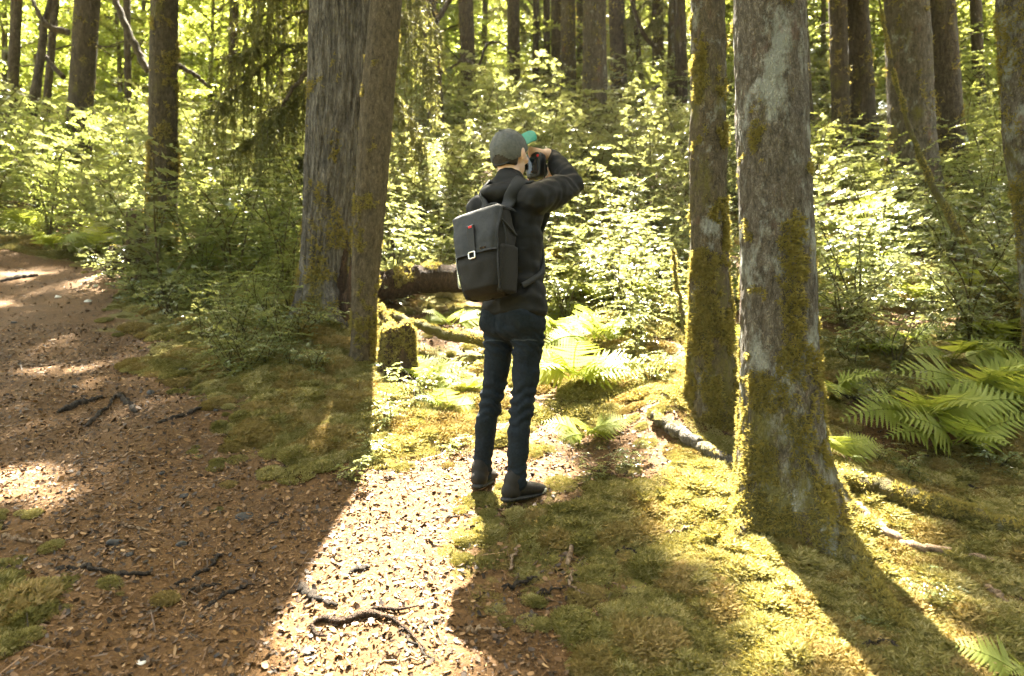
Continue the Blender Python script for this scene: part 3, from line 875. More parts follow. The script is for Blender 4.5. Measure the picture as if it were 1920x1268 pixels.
for k, (pt, pb, w, d, mt, lab, st) in enumerate(FAR):
    x0, x1 = (pb - 960) / FOC * d, (pt - 960) / FOC * d
    base = gz(x0, d)
    ztop = CAM_Z + 0.53 * d
    H = base + 19
    r = w / 2 / FOC * d
    P = np.array([[x0, d, base - 0.4], [x0, d, base], [x0 + (x1 - x0) * 0.35, d, base + 0.35 * (ztop - base)], [x1, d, ztop], [x1 + (x1 - x0) * 0.8, d, ztop + 6], [x1 + (x1 - x0), d, H]])
    R = np.array([r * 1.5, r * 1.3, r * 1.04, r, r * 0.7, r * 0.3])
    make_tree(lab, P, R, base, M[mt], seg=30, step=0.06, ridge=0.012, seed=200 + k, lobes=0.25, stubs=st, fine_top=6.0, mossiness=(0.5, 0.15), group='trunks of the far wood',
              tufts=2600 if w > 26 else 0, tuft_size=0.035, tuft_hi=6.0, tuft_thr=0.45)

# crowns: needle sprays above the view added for shade, left out over wanted sun patches
spray_v, spray_f = [(0, 0, 0)], []
for s in range(6):
    t = s / 6 + 0.08
    w = 0.42 * (1 - t) + 0.10
    for sg in (-1, 1):
        b = len(spray_v)
        spray_v += [(t - 0.07, 0, 0.02), (t + 0.10, 0, 0.02), (t + 0.26, sg * w, -0.10 * w)]
        spray_f.append((b, b + 1, b + 2))
b = len(spray_v); spray_v += [(0, -0.03, 0), (0, 0.03, 0), (1.05, 0, -0.05)]; spray_f.append((b, b + 1, b + 2))
spray_v, spray_f = np.array(spray_v), np.array(spray_f)
def build_shade_crowns():
    n = 46000
    y = 3.0 + 40 * RNG.random(n)
    x = (RNG.random(n) * 2 - 1) * (3.5 + 0.72 * y)
    tx, ty = np.array([t['x'] for t in TREES]), np.array([t['y'] for t in TREES])
    d2 = (x[:, None] - tx) ** 2 + (y[:, None] - ty) ** 2 + RNG.normal(size=(n, len(TREES))) * 0.4
    own = d2.argmin(1)
    dist = np.sqrt(np.maximum(d2[np.arange(n), own], 0))
    ok = dist < 7.0
    x, y, own, dist = x[ok], y[ok], own[ok], dist[ok]
    z = np.array([TREES[i]['base'] for i in own]) + 6.5 + 11 * RNG.random(len(x)) - 0.35 * dist
    z = np.maximum(z, CAM_Z + 0.60 * y + 0.8 + 2 * RNG.random(len(x)))
    # where does the shade of this spray fall?
    s = np.array(SUN)
    t = (z - g(x, y)) / s[2]
    for _ in range(12):
        qx, qy = x - s[0] * t, y - s[1] * t
        t = t + 0.8 * ((z - s[2] * t) - g(qx, qy)) / s[2]
    keep = ~lit(qx, qy)
    for ox, oy in ((0.2, 0), (-0.2, 0), (0, 0.2), (0, -0.2)):
        keep &= ~in_gap(qx + ox, qy + oy)
    x, y, z, own = x[keep], y[keep], z[keep], own[keep]
    for i, tr in enumerate(TREES):
        k = own == i
        m = int(k.sum())
        if m < 3:
            continue
        c = np.stack([x[k], y[k], z[k]], -1)
        ax = np.stack([np.interp(c[:, 2] + 0.4, tr['P'][:, 2], tr['P'][:, 0]), np.interp(c[:, 2] + 0.4, tr['P'][:, 2], tr['P'][:, 1]), c[:, 2] + 0.4], -1)
        X = unit(unit(c - ax) + np.array([0, 0, -0.25]) + 0.5 * RNG.normal(size=(m, 3)))
        up = unit(np.array([0, 0, 1.0]) + 0.25 * RNG.normal(size=(m, 3)))
        Y = unit(np.cross(up, X)); Z = np.cross(X, Y)
        L = 0.38 + 0.26 * RNG.random(m)
        scatter(tr['crown'], spray_v, spray_f, c - X * (L * 0.5)[:, None], X * L[:, None], Y * L[:, None], Z * L[:, None], RNG.random(m))
        link('crown', tr['crown'].mesh('crown', M['crown'], smooth=False), tr['root'], tr['off'])
        for q in range(0, m, max(1, m // 10)):
            G = Geo()
            tube(G, bez([ax[q], (ax[q] + c[q]) / 2 + np.array([0, 0, 0.2]), c[q]], 6), np.linspace(0.035, 0.01, 6), 5)
            link('limb', G.mesh('limb', M['bark_far'], attrs={'moss': np.full(G.n, 0.2)}), tr['root'], tr['off'])
build_shade_crowns()
# unseen trees added behind the viewer to block sky light from that side
for k, (x, y, h) in enumerate(((5.6, -3.2, 18), (8.6, -1.8, 17), (3.4, -6.0, 17), (6.6, -6.4, 18), (0.6, -9.5, 18))):
    base = gz(x, y)
    P = np.array([[x, y, base - 0.4], [x, y, base + 1], [x + 0.1, y, base + 6], [x, y, base + h]])
    T = make_tree(ORD[k] + ' unseen conifer added behind the viewer to block sky light', P, np.array([0.26, 0.2, 0.16, 0.03]), base, M['bark_far'], seg=20, step=0.2, seed=700 + k, crown=False, group='unseen conifers added to block sky light')
    r = np.random.default_rng(800 + k)
    n = 520
    z = 1.6 + (h - 1.4) * r.random(n)
    a = r.random(n) * 6.283
    q = (0.3 + 2.7 * np.sqrt(r.random(n))) * (1.05 - 0.75 * z / h)
    c = np.stack([x + q * np.cos(a), y + q * np.sin(a), base + z - 0.12 * q], -1)
    X = unit(np.stack([np.cos(a), np.sin(a), -0.25 + 0 * a], -1) + 0.3 * r.normal(size=(n, 3)))
    Y = unit(np.cross(unit(np.array([0, 0, 1.0]) + 0.25 * r.normal(size=(n, 3))), X)); Z = np.cross(X, Y)
    L = 0.8 + 0.5 * r.random(n)
    G = Geo(); scatter(G, spray_v, spray_f, c - X * (L * 0.5)[:, None], X * L[:, None], Y * L[:, None], Z * L[:, None], r.random(n))
    link('crown', G.mesh('crown', M['crown'], smooth=False), T, (-x, -y, -base))

# ------------------------------------------------------------------ shrubs, young trees, ferns
leaf_v = np.array([(0, 0, 0), (0.45, 0, 0), (1, 0, -0.10), (0.42, -0.34, 0.10), (0.42, 0.34, 0.10)])
leaf_f = np.array([(0, 1, 3), (1, 2, 3), (0, 4, 1), (1, 4, 2)])
maple_v = np.array([(0, 0, 0), (0.25, -0.45, 0.05), (0.45, -0.22, 0.03), (0.85, -0.38, 0), (0.70, -0.12, 0.02), (1.0, 0, -0.08), (0.70, 0.12, 0.02), (0.85, 0.38, 0), (0.45, 0.22, 0.03), (0.25, 0.45, 0.05)])
maple_f = np.array([(0, 1, 2), (0, 2, 8), (0, 8, 9), (2, 3, 4), (2, 4, 6), (2, 6, 8), (6, 7, 8), (4, 5, 6)])

def spray(G, r, p, direction, length, n, leaf_len, leaf_w, tv, tf, flat=0.25, tint0=0.5):
    """one twig carrying leaves on both sides, lying in a flat plane"""
    d = unit(direction)
    up = unit(np.array([0, 0, 1.0]) + flat * r.normal(size=3))
    side = unit(np.cross(up, d)); up = np.cross(d, side)
    t = (np.arange(n) + r.random(n)) / n
    sg = np.where(np.arange(n) % 2 == 0, 1.0, -1.0)
    c = p + d * (t * length)[:, None] - np.array([0, 0, 1.0]) * (0.16 * length * t ** 2)[:, None]
    ang = 0.9 + 0.35 * r.normal(size=n) - 0.5 * t
    X = unit(d * np.cos(ang)[:, None] + side * (np.sin(ang) * sg)[:, None] + 0.18 * r.normal(size=(n, 3)))
    Z = unit(up + 0.32 * r.normal(size=(n, 3)))
    Y = unit(np.cross(Z, X)); Z = np.cross(X, Y)
    L = leaf_len * (0.6 + 0.7 * r.random(n)) * (1 - 0.35 * t)
    scatter(G, tv, tf, c, X * L[:, None], Y * (L * leaf_w)[:, None], Z * L[:, None], np.clip(tint0 + 0.25 * r.normal(size=n), 0, 1))

def shrub_proto(seed, kind):
    r = np.random.default_rng(seed)
    F, S = Geo(), Geo()
    if kind == 'broad':
        nst, H, spread, ll, lw, nsp, nl, tv, tf, mat, sp_len, flat = 6, 1.0, 0.75, 0.060, 0.9, 17, 15, leaf_v, leaf_f, 'shrub_leaf', 0.42, 0.22
    elif kind == 'maple':
        nst, H, spread, ll, lw, nsp, nl, tv, tf, mat, sp_len, flat = 5, 1.35, 0.85, 0.080, 1.0, 15, 12, maple_v, maple_f, 'shrub_leaf', 0.5, 0.18
    elif kind == 'feather':
        nst, H, spread, ll, lw, nsp, nl, tv, tf, mat, sp_len, flat = 6, 1.25, 0.75, 0.050, 0.62, 20, 26, leaf_v, leaf_f, 'hemlock_leaf', 0.55, 0.16
    else:                                             # low
        nst, H, spread, ll, lw, nsp, nl, tv, tf, mat, sp_len, flat = 7, 0.42, 0.42, 0.045, 0.9, 8, 11, leaf_v, leaf_f, 'shrub_leaf', 0.24, 0.3
    for k in range(nst):
        a = k / nst * 6.283 + r.random()
        q = spread * (0.35 + 0.65 * r.random())
        h = H * (0.65 + 0.45 * r.random())
        tip = np.array([q * math.cos(a), q * math.sin(a), h])
        pts = bez([np.zeros(3), tip * np.array([0.25, 0.25, 0.5]) + 0.05 * r.normal(size=3), tip], 12)
        tube(S, pts, np.linspace(0.011, 0.003, 12) * (1.2 if H > 0.6 else 0.6), 5)
        for j in range(nsp):
            t = 0.10 + 0.90 * (j + r.random()) / nsp
            p = np.array([np.interp(t, np.linspace(0, 1, 12), pts[:, c]) for c in range(3)])
            b = r.random() * 6.283
            d = np.array([math.cos(b), math.sin(b), 0.12 * r.normal()]) + 0.5 * np.array([math.cos(a), math.sin(a), 0])
            ln = sp_len * (0.6 + 0.6 * r.random()) * (1.15 - 0.45 * t)
            spray(F, r, p, d, ln, nl, ll, lw, tv, tf, flat, 0.3 + 0.4 * r.random())
    S.v = [v.copy() for v in S.v]
    return F.mesh('foliage', M[mat], smooth=False), S.mesh('stem', M['bark_mossy'], attrs={'moss': np.full(S.n, 0.5)})

PROTO = {k: [shrub_proto(1000 + 37 * i + 7 * j, k) for i in range(4)] for j, k in enumerate(('broad', 'maple', 'feather', 'low'))}
KINDNAME = {'broad': ('huckleberry_shrub', 'broad leaved shrub'), 'maple': ('vine_maple_shrub', 'shrub with lobed leaves'),
            'feather': ('feathery_shrub', 'soft feathery shrub'), 'low': ('seedling_plant', 'small leafy ground plant')}
taken = []
def plant(kind, x, y, scale, group, var=None, sink=0.03):
    z = gz(x, y) - sink
    nm, what = KINDNAME[kind]
    root = empty(nm, (x, y, z))
    root.rotation_euler = (random.uniform(-0.12, 0.12) + 0.10, random.uniform(-0.12, 0.12), random.random() * 6.283)
    root.scale = (scale * random.uniform(0.85, 1.15), scale * random.uniform(0.85, 1.15), scale * random.uniform(0.8, 1.15))
    tag(root, 'shrub', 'plant' if kind == 'low' else 'shrub', group)
    fm, sm = PROTO[kind][random.randrange(4) if var is None else var]
    tag(link('foliage', fm, root), kind='stuff')
    link('stem', sm, root)
    later_label(root, what, (x, y, z + 0.6 * scale))
    return root

def blocked(x, y):
    for tx, ty, r in ((0.0, 3.25, 1.15), (1.2, 3.1, 0.6), (1.1, 3.9, 0.55), (-1.55, 5.6, 0.75), (-4.1, 8.0, 0.45), (-0.15, 4.1, 1.0), (-0.5, 5.5, 0.85), (0.35, 5.6, 0.5), (-0.75, 5.0, 0.6), (-0.2, 6.0, 0.6)):
        if (x - tx) ** 2 + (y - ty) ** 2 < r * r:
            return True
    return False

def fill(kinds, y0, y1, u0, u1, gap, scale, group, tries=500, path_gap=0.5, sightline=None):
    n = 0
    for _ in range(tries):
        y = random.uniform(y0, y1); x = random.uniform(u0, u1) * y
        if blocked(x, y) or float(poly_sd(PATH, np.array([x]), np.array([y]))[0]) > -path_gap:
            continue
        if any((x - a) ** 2 + (y - b) ** 2 < (gap * 0.5 + c) ** 2 for a, b, c in taken):
            continue
        taken.append((x, y, gap * 0.5))
        plant(random.choice(kinds), x, y, random.uniform(*scale), group)
        n += 1
    return n
# the bright slope behind the photographer
fill(['broad', 'broad', 'maple', 'low'], 5.6, 8.5, -0.20, 0.32, 0.46, (0.6, 0.95), 'shrubs on the sunny slope behind the photographer', 600)
fill(['broad', 'maple', 'broad'], 8.2, 13.0, -0.24, 0.34, 0.60, (0.9, 1.3), 'shrubs on the sunny slope behind the photographer', 800)
fill(['broad', 'maple', 'feather'], 12.5, 19.0, -0.30, 0.42, 0.9, (1.1, 1.7), 'shrubs under the far trunks', 520)
# the feathery bank on the other side of the twin trunk
fill(['feather', 'feather', 'maple'], 6.6, 10.0, -0.62, -0.24, 0.52, (0.75, 1.1), 'feathery shrubs on the shaded bank', 300, 0.35)
fill(['feather', 'maple'], 9.5, 14.5, -0.84, -0.22, 0.75, (1.15, 1.65), 'feathery shrubs on the shaded bank', 600, 0.5)
fill(['feather', 'maple', 'broad'], 14.0, 20.0, -0.86, -0.25, 1.4, (1.3, 1.8), 'shrubs under the far trunks', 200)
# the dim slope on the other side of the lichened trunk
fill(['maple', 'broad'], 5.2, 8.5, 0.42, 0.84, 0.52, (0.55, 0.95), 'shrubs on the dim fern slope', 420)
fill(['maple', 'feather', 'broad'], 8.5, 13.5, 0.36, 0.86, 0.66, (0.8, 1.2), 'shrubs on the dim fern slope', 400)
fill(['maple', 'feather', 'feather'], 13.2, 19.0, 0.36, 0.90, 1.0, (1.4, 2.1), 'shrubs under the far trunks', 320)
# placed by eye: bank in front of the twin trunk, plants by the feet
for px, py, k, s in ((455, 655, 'broad', 0.42), (500, 615, 'feather', 0.45), (430, 690, 'low', 0.8), (545, 585, 'feather', 0.55), (480, 560, 'broad', 0.6), (390, 560, 'feather', 0.5), (420, 600, 'low', 1.1), (345, 560, 'low', 1.0),
                     (530, 650, 'low', 0.9), (250, 545, 'low', 0.9), (560, 545, 'feather', 0.6), (790, 760, 'low', 0.7), (850, 720, 'low', 0.6), (700, 860, 'low', 0.45), (660, 905, 'low', 0.45), (730, 800, 'low', 0.5),
                     (860, 850, 'low', 0.35), (1190, 640, 'low', 0.9), (1250, 600, 'broad', 0.5), (1220, 720, 'low', 0.7), (1260, 545, 'maple', 0.5), (1150, 560, 'broad', 0.5), (1680, 690, 'low', 1.0), (1760, 640, 'low', 1.0),
                     (1580, 910, 'low', 0.35), (1640, 870, 'low', 0.4), (1600, 600, 'low', 0.9), (1880, 560, 'maple', 0.45), (760, 560, 'low', 1.0), (1390, 760, 'low', 0.5), (380, 640, 'low', 1.0), (405, 665, 'broad', 0.3), (460, 700, 'low', 0.9), (500, 690, 'broad', 0.32), (520, 620, 'feather', 0.42), (560, 640, 'low', 1.0), (440, 625, 'feather', 0.4), (330, 600, 'low', 1.0),
                     (300, 580, 'low', 0.9), (365, 595, 'feather', 0.38), (270, 570, 'low', 0.8), (590, 700, 'low', 0.5), (470, 590, 'feather', 0.5), (400, 580, 'broad', 0.45), (545, 690, 'low', 0.6), (210, 520, 'low', 1.0), (1640, 760, 'low', 0.7), (1600, 690, 'low', 0.8),
                     (1860, 880, 'low', 0.5), (1700, 900, 'low', 0.4), (1120, 900, 'low', 0.35), (1180, 880, 'low', 0.4), (1640, 1180, 'low', 0.25), (1740, 1130, 'low', 0.3)):
    x, y, z = spot(px, py)
    plant(k, x, y, s, 'small plants set among the moss')

# young trees of the far wood, their leaves lit from behind
def young_tree_proto(seed, H, spread, nleaf, leaf, mat):
    r = np.random.default_rng(seed)
    F, S = Geo(), Geo()
    lean = 0.5 * r.normal(size=2)
    tr = bez([(0, 0, 0), (lean[0] * 0.3, lean[1] * 0.3, H * 0.5), (lean[0], lean[1], H)], 16)
    tube(S, tr, np.linspace(0.085, 0.015, 16), 7)
    nb = 26
    for k in range(nb):
        t = 0.10 + 0.88 * (k + r.random()) / nb
        p = np.array([np.interp(t, np.linspace(0, 1, 16), tr[:, c]) for c in range(3)])
        a = k * 2.4 + r.random()
        L = spread * (1.1 - 0.65 * t) * (0.6 + 0.6 * r.random())
        e = p + np.array([math.cos(a) * L, math.sin(a) * L, 0.25 * L * r.normal() + 0.2])
        pts = bez([p, (p + e) / 2 + np.array([0, 0, 0.12]), e], 8)
        tube(S, pts, np.linspace(0.028, 0.006, 8), 5)
        for q in range(nleaf // nb // 14):
            tt = 0.2 + 0.8 * r.random()
            c = np.array([np.interp(tt, np.linspace(0, 1, 8), pts[:, i]) for i in range(3)])
            b = r.random() * 6.283
            spray(F, r, c, np.array([math.cos(b), math.sin(b), 0.25 * r.normal()]), 0.55 + 0.3 * r.random(), 14, leaf, 1.0, leaf_v, leaf_f, 0.3, 0.3 + 0.4 * r.random())
    return F.mesh('crown', M[mat], smooth=False), S.mesh('trunk', M['bark_mossy'], attrs={'moss': np.full(S.n, 0.5)})
YT = [young_tree_proto(3000 + i, h, s, n, l, m) for i, (h, s, n, l, m) in enumerate(((6.5, 2.1, 6400, 0.14, 'glow_leaf'), (8.5, 2.4, 7600, 0.15, 'glow_leaf'), (5.5, 2.0, 5600, 0.12, 'glow_leaf'), (7.5, 2.0, 8000, 0.11, 'hemlock_leaf')))]
yt_spots = []
for _ in range(1600):
    y = random.uniform(16.5, 40); x = random.uniform(-0.92, 0.92) * y
    if all((x - a) ** 2 + (y - b) ** 2 < 1e9 and (x - a) ** 2 + (y - b) ** 2 > (1.2 + 0.03 * y) ** 2 for a, b in yt_spots):
        if all((x - t['x']) ** 2 + (y - t['y']) ** 2 > 0.5 for t in TREES):
            yt_spots.append((x, y))
for x, y in yt_spots:
    k = random.choice((0, 1, 2, 3) if x > -2 else (0, 1, 2, 0, 1))
    if x > 0.42 * y:
        k = random.choice((3, 3, 2))
    root = empty('young_maple_tree' if k < 3 else 'young_hemlock_tree', (x, y, gz(x, y) - 0.1))
    s = random.uniform(0.8, 1.25)
    root.scale = (s, s, s * random.uniform(0.85, 1.2)); root.rotation_euler = (0, 0, random.random() * 6.283)
    tag(root, 'tree', 'tree', 'young leafy trees of the far wood')
    link('crown', YT[k][0], root); link('trunk', YT[k][1], root)
    later_label(root, 'young leafy far tree' if k < 3 else 'young dark far conifer', (x, y, gz(x, y) + 2.5))

# hanging conifer boughs behind the twin trunk
def hemlock(label, bx, by, boughs, seed, H=14.0, rad=0.16, drop0=0.0):
    base = gz(bx, by)
    root = empty('hemlock_tree', (bx, by, base)); tag(root, label, 'tree')
    off = (-bx, -by, -base)
    P = np.array([[bx, by, base - 0.3], [bx, by, base + 1], [bx + 0.1, by, base + 5], [bx + 0.1, by, base + H]]); R = np.array([rad * 1.3, rad, rad * 0.8, 0.03])
    me, *_ = trunk_mesh('trunk', P, R, M['bark_mossy'], base, 36, 0.05, 0.01, 'plain', seed, 0.2, 6.0)
    link('trunk', me, root, off)
    r = np.random.default_rng(seed)
    for (h, ax_, ay_, drop, hang) in boughs:
        p0 = np.array([bx, by, base + h - drop0])
        tip = p0 + np.array([ax_, ay_, -drop])
        pts = bez([p0, p0 + np.array([ax_ * 0.45, ay_ * 0.45, 0.18]), p0 + np.array([ax_ * 0.8, ay_ * 0.8, -drop * 0.5]), tip], 22)
        S, F = Geo(), Geo()
        tube(S, pts, np.linspace(0.03, 0.006, 22), 6)
        side = unit(np.cross(np.array([ax_, ay_, 0]), [0, 0, 1.0]))
        for q in range(44):
            t = 0.12 + 0.88 * r.random()
            c = np.array([np.interp(t, np.linspace(0, 1, 22), pts[:, i]) for i in range(3)])
            L = hang * (0.35 + 0.75 * r.random())
            out = side * (r.choice([-1, 1]) * (0.15 + 0.45 * r.random())) + unit(np.array([ax_, ay_, 0])) * 0.3 * r.random()
            e = c + out * L * 0.9 + np.array([0, 0, -L])
            tw = bez([c, c + out * L * 0.7 + np.array([0, 0, -L * 0.15]), e], 9)
            tube(S, tw, np.linspace(0.005, 0.002, 9), 4, cap=False)
            n = int(30 + 70 * L)
            tt = r.random(n)
            cc = np.stack([np.interp(tt, np.linspace(0, 1, 9), tw[:, i]) for i in range(3)], -1)
            X = unit(np.array([0, 0, -0.9]) + r.normal(size=(n, 3)) * 0.55 + out * 0.4)
            Y = unit(np.cross(X, r.normal(size=(n, 3)))); Z = np.cross(X, Y)
            l = 0.035 + 0.055 * r.random(n)
            scatter(F, leaf_v, leaf_f, cc, X * l[:, None], Y * (l * 0.38)[:, None], Z * l[:, None], np.clip(0.45 + 0.3 * r.normal(size=n), 0, 1))
        b = link('bough', S.mesh('bough', M['bark_mossy'], attrs={'moss': np.full(S.n, 0.8)}), root, off)
        tag(link('foliage', F.mesh('foliage', M['hang'], smooth=False), b), kind='stuff')
    return root
hx, hy = (668 - 960) / FOC * 8.6, 8.6
hemlock('conifer with shaggy hanging boughs behind the twin trunk', hx, hy, [(3.9, -1.55, -0.2, 0.55, 0.95), (3.4, -1.30, 0.5, 0.5, 0.9), (2.9, -1.1, -0.4, 0.45, 0.85), (4.4, -1.7, 0.4, 0.35, 1.0), (2.6, -0.75, 0.2, 0.4, 0.7),
        (4.0, 0.95, -0.1, 0.7, 1.0), (3.0, 0.75, 0.3, 0.6, 0.8), (4.5, 0.9, 0.5, 0.4, 0.9), (4.9, -1.4, 0.0, 0.4, 1.0), (4.7, -1.0, -0.6, 0.5, 0.9), (3.7, -0.9, 0.8, 0.5, 0.8), (3.0, -1.5, 0.2, 0.6, 0.9), (3.5, -1.8, -0.1, 0.7, 0.9)], 71, drop0=1.15)
hemlock('conifer with thin dead twigs and drooping sprays by the slim mossy trunk', (1262 - 960) / FOC * 16, 16, [(4.2, -1.4, -0.3, 0.5, 0.7), (3.6, 1.2, -0.3, 0.5, 0.7), (3.0, -1.1, -0.2, 0.4, 0.6), (5.0, 1.0, -0.5, 0.5, 0.7), (2.5, -0.8, -0.4, 0.3, 0.5)], 73, rad=0.1)
hemlock('conifer with grey drooping sprays between far trunks', (905 - 960) / FOC * 19, 19, [(4.2, -1.2, -0.3, 0.5, 0.7), (3.6, 1.2, -0.3, 0.5, 0.7), (3.0, 1.1, -0.2, 0.4, 0.6), (5.0, -1.0, -0.5, 0.5, 0.7), (5.8, 0.8, -0.4, 0.3, 0.7)], 79, rad=0.09)

# ferns
def frond_proto(seed, pairs=19, curl=0.55):
    r = np.random.default_rng(seed)
    G = Geo()
    t = np.linspace(0, 1, 22)
    bend = 0.10 * r.normal()
    P = np.stack([0.78 * t + 0.06 * t ** 3, bend * t ** 2, 0.80 * t - curl * 1.25 * t ** 2], -1)
    tube(G, P, np.linspace(0.0075, 0.0015, 22), 5, tint=0.2)
    T = unit(np.gradient(P, axis=0))
    for k in range(pairs):
        s = 0.20 + 0.78 * (k + 0.5) / pairs
        c = np.array([np.interp(s, t, P[:, i]) for i in range(3)])
        d = unit(np.array([np.interp(s, t, T[:, i]) for i in range(3)]))
        side0 = unit(np.cross([0, 0, 1.0], d)); up = np.cross(d, side0)
        q = (s - 0.20) / 0.78
        ln = 0.36 * min(1.0, (q + 0.35) * 2.2) * (1 - q) ** 0.9 + 0.014
        for sg in (-1, 1):
            ax = unit(side0 * sg + d * (0.32 + 0.3 * q) + up * (-0.12 + 0.08 * r.normal()))
            wd = unit(np.cross(up, ax)) * sg
            nn = max(3, int(11 * ln / 0.24))
            w = ln * 0.105 + 0.007
            for m in range(nn):
                f = (m + 0.2) / nn
                ww = w * (1 - f) ** 0.75 * (0.9 + 0.2 * r.random())
                st = ln / nn
                for s2 in (-1, 1):
                    b0 = c + ax * (f * ln)
                    b1 = b0 + ax * st * 0.95
                    tip = b0 + ax * st * (0.85 + 0.45) + wd * s2 * ww - up * 0.10 * ww
                    mid = b0 + ax * st * 0.10 + wd * s2 * ww * 0.60 - up * 0.03 * ww
                    G.add(np.array([b0, b1, tip, mid]), np.array([(0, 1, 2, 3)]), 0.35 + 0.3 * r.random() + 0.25 * f)
    return G.mesh('frond', M['fern'], smooth=False)
FROND = [frond_proto(4000 + i, 12 + i, 0.40 + 0.06 * i) for i in range(4)]
def fern(x, y, size, nf, label=None, group='ferns on the slope', az=None, sink=0.02):
    z = gz(x, y) - sink
    root = empty('fern_plant', (x, y, z))
    tag(root, label or 'fern', 'fern', group)
    a0 = random.random() * 6.283
    for k in range(nf):
        o = link('frond', FROND[random.randrange(4)], root)
        a = -math.pi / 2 + (k / max(1, nf - 1) - 0.5) * 3.6 + random.uniform(-0.3, 0.3)      # fronds spread out down the slope, towards the light
        s = size * random.uniform(1.0, 1.4)
        o.rotation_euler = (0.75 * math.cos(a) + random.uniform(-0.2, 0.2), random.uniform(-0.25, 0.10), a)
        o.scale = (s, s, s)
    if label is None:
        later_label(root, 'fern with arching fronds', (x, y, z + 0.3 * size))
    return root
for px, py, s, n, lab in ((1720, 795, 0.52, 8, 'bright fern in the dim hollow, fronds spread over bare soil'), (1820, 745, 0.56, 8, 'tall fern behind the bright one in the hollow'), (1915, 785, 0.56, 7, 'fern with broad fronds cut off by the picture edge'),
                          (1785, 835, 0.42, 6, 'low fern reaching down towards the mossy root'), (1925, 1265, 0.20, 5, 'small fern in the lower corner of the moss'), (1556, 735, 0.36, 6, 'fern fanning out beside the lichened trunk at knee height'),
                          (1556, 850, 0.28, 5, 'small fern tucked behind the foot of the lichened trunk'), (1075, 715, 0.48, 9, 'large fern brushing the photographer\'s right leg'), (1115, 640, 0.44, 8, 'fern higher up behind the large one by the right leg'),
                          (1050, 625, 0.38, 6, 'fern at the photographer\'s right hip'), (1100, 815, 0.26, 6, 'yellow green small fern below the large one'), 
                          (845, 610, 0.34, 6, 'fern under the fallen log beside the jeans'), (800, 715, 0.30, 5, 'sunlit fern between the mossy stump and the jeans'), (770, 690, 0.24, 5, 'tiny sunlit fern against the mossy stump'),
                          (880, 735, 0.28, 5, 'fern touching the photographer\'s left knee'), (840, 765, 0.24, 5, 'low sunlit fern in front of the left knee')):
    x, y, z = spot(px, py)
    fern(x, y, s, n, lab)
for px, py, s in ((1590, 520, 0.5), (1640, 500, 0.5), (1690, 470, 0.5), (1760, 470, 0.5), (1850, 400, 0.55), (1890, 480, 0.5), (1610, 440, 0.55), (1820, 560, 0.5), (1790, 680, 0.42), (1890, 690, 0.5), (1700, 560, 0.4), (1840, 640, 0.45),
                  (1660, 420, 0.5), (1740, 400, 0.55), (1800, 340, 0.6), (1880, 360, 0.6), (1560, 480, 0.5), (1380, 640, 0.45), (1380, 720, 0.4), (1390, 560, 0.45), (1200, 560, 0.42), (1090, 560, 0.45), (1060, 530, 0.5),
                  (1020, 590, 0.35), (800, 480, 0.5), (760, 460, 0.5), (840, 440, 0.5), (500, 480, 0.5), (420, 500, 0.5), (530, 520, 0.45), (200, 470, 0.55), (110, 465, 0.55), (370, 470, 0.5), (450, 430, 0.6), (60, 440, 0.6), (1700, 640, 0.3),
                  (1540, 580, 0.35), (1620, 660, 0.3), (1870, 760, 0.45)):
    x, y, z = spot(px + random.uniform(-8, 8), py + random.uniform(-5, 5))
    fern(x, y, s * random.uniform(0.85, 1.15), random.choice((6, 7, 8)))

# ------------------------------------------------------------------ stumps, logs, roots, sticks, stones
def tufts_on(pts, nrm, size, root, off, thr_seed, thr, seed, mat='trunk_moss', up_bias=0.6, freq=7):
    r = np.random.default_rng(seed)
    f = up_bias * nrm[:, 2] + 0.7 * noise(pts[:, 0] * freq, pts[:, 1] * freq, pts[:, 2] * freq, thr_seed)
    k = f > thr
    p, n = pts[k], nrm[k]
    Zv = unit(n + 0.4 * r.normal(size=p.shape)); Xv = unit(np.cross(Zv, r.normal(size=p.shape))); Yv = np.cross(Zv, Xv)
    L = size * (0.5 + r.random(len(p)))
    G = Geo()
    scatter(G, tuft_v, tuft_f, p - n * 0.002, Xv * L[:, None], Yv * L[:, None], Zv * L[:, None], r.random(len(p)))
    tag(link('moss', G.mesh('moss', M[mat], smooth=False), root, off), kind='stuff')

def tube_points(pts, rad, count, r):
    i = r.integers(0, len(pts) - 1, count); f = r.random(count)[:, None]
    c = pts[i] * (1 - f) + pts[i + 1] * f
    R = rad[i] * (1 - f[:, 0]) + rad[i + 1] * f[:, 0]
    T = unit(pts[i + 1] - pts[i])
    v = unit(np.cross(T, r.normal(size=(count, 3))))
    return c + v * R[:, None], v

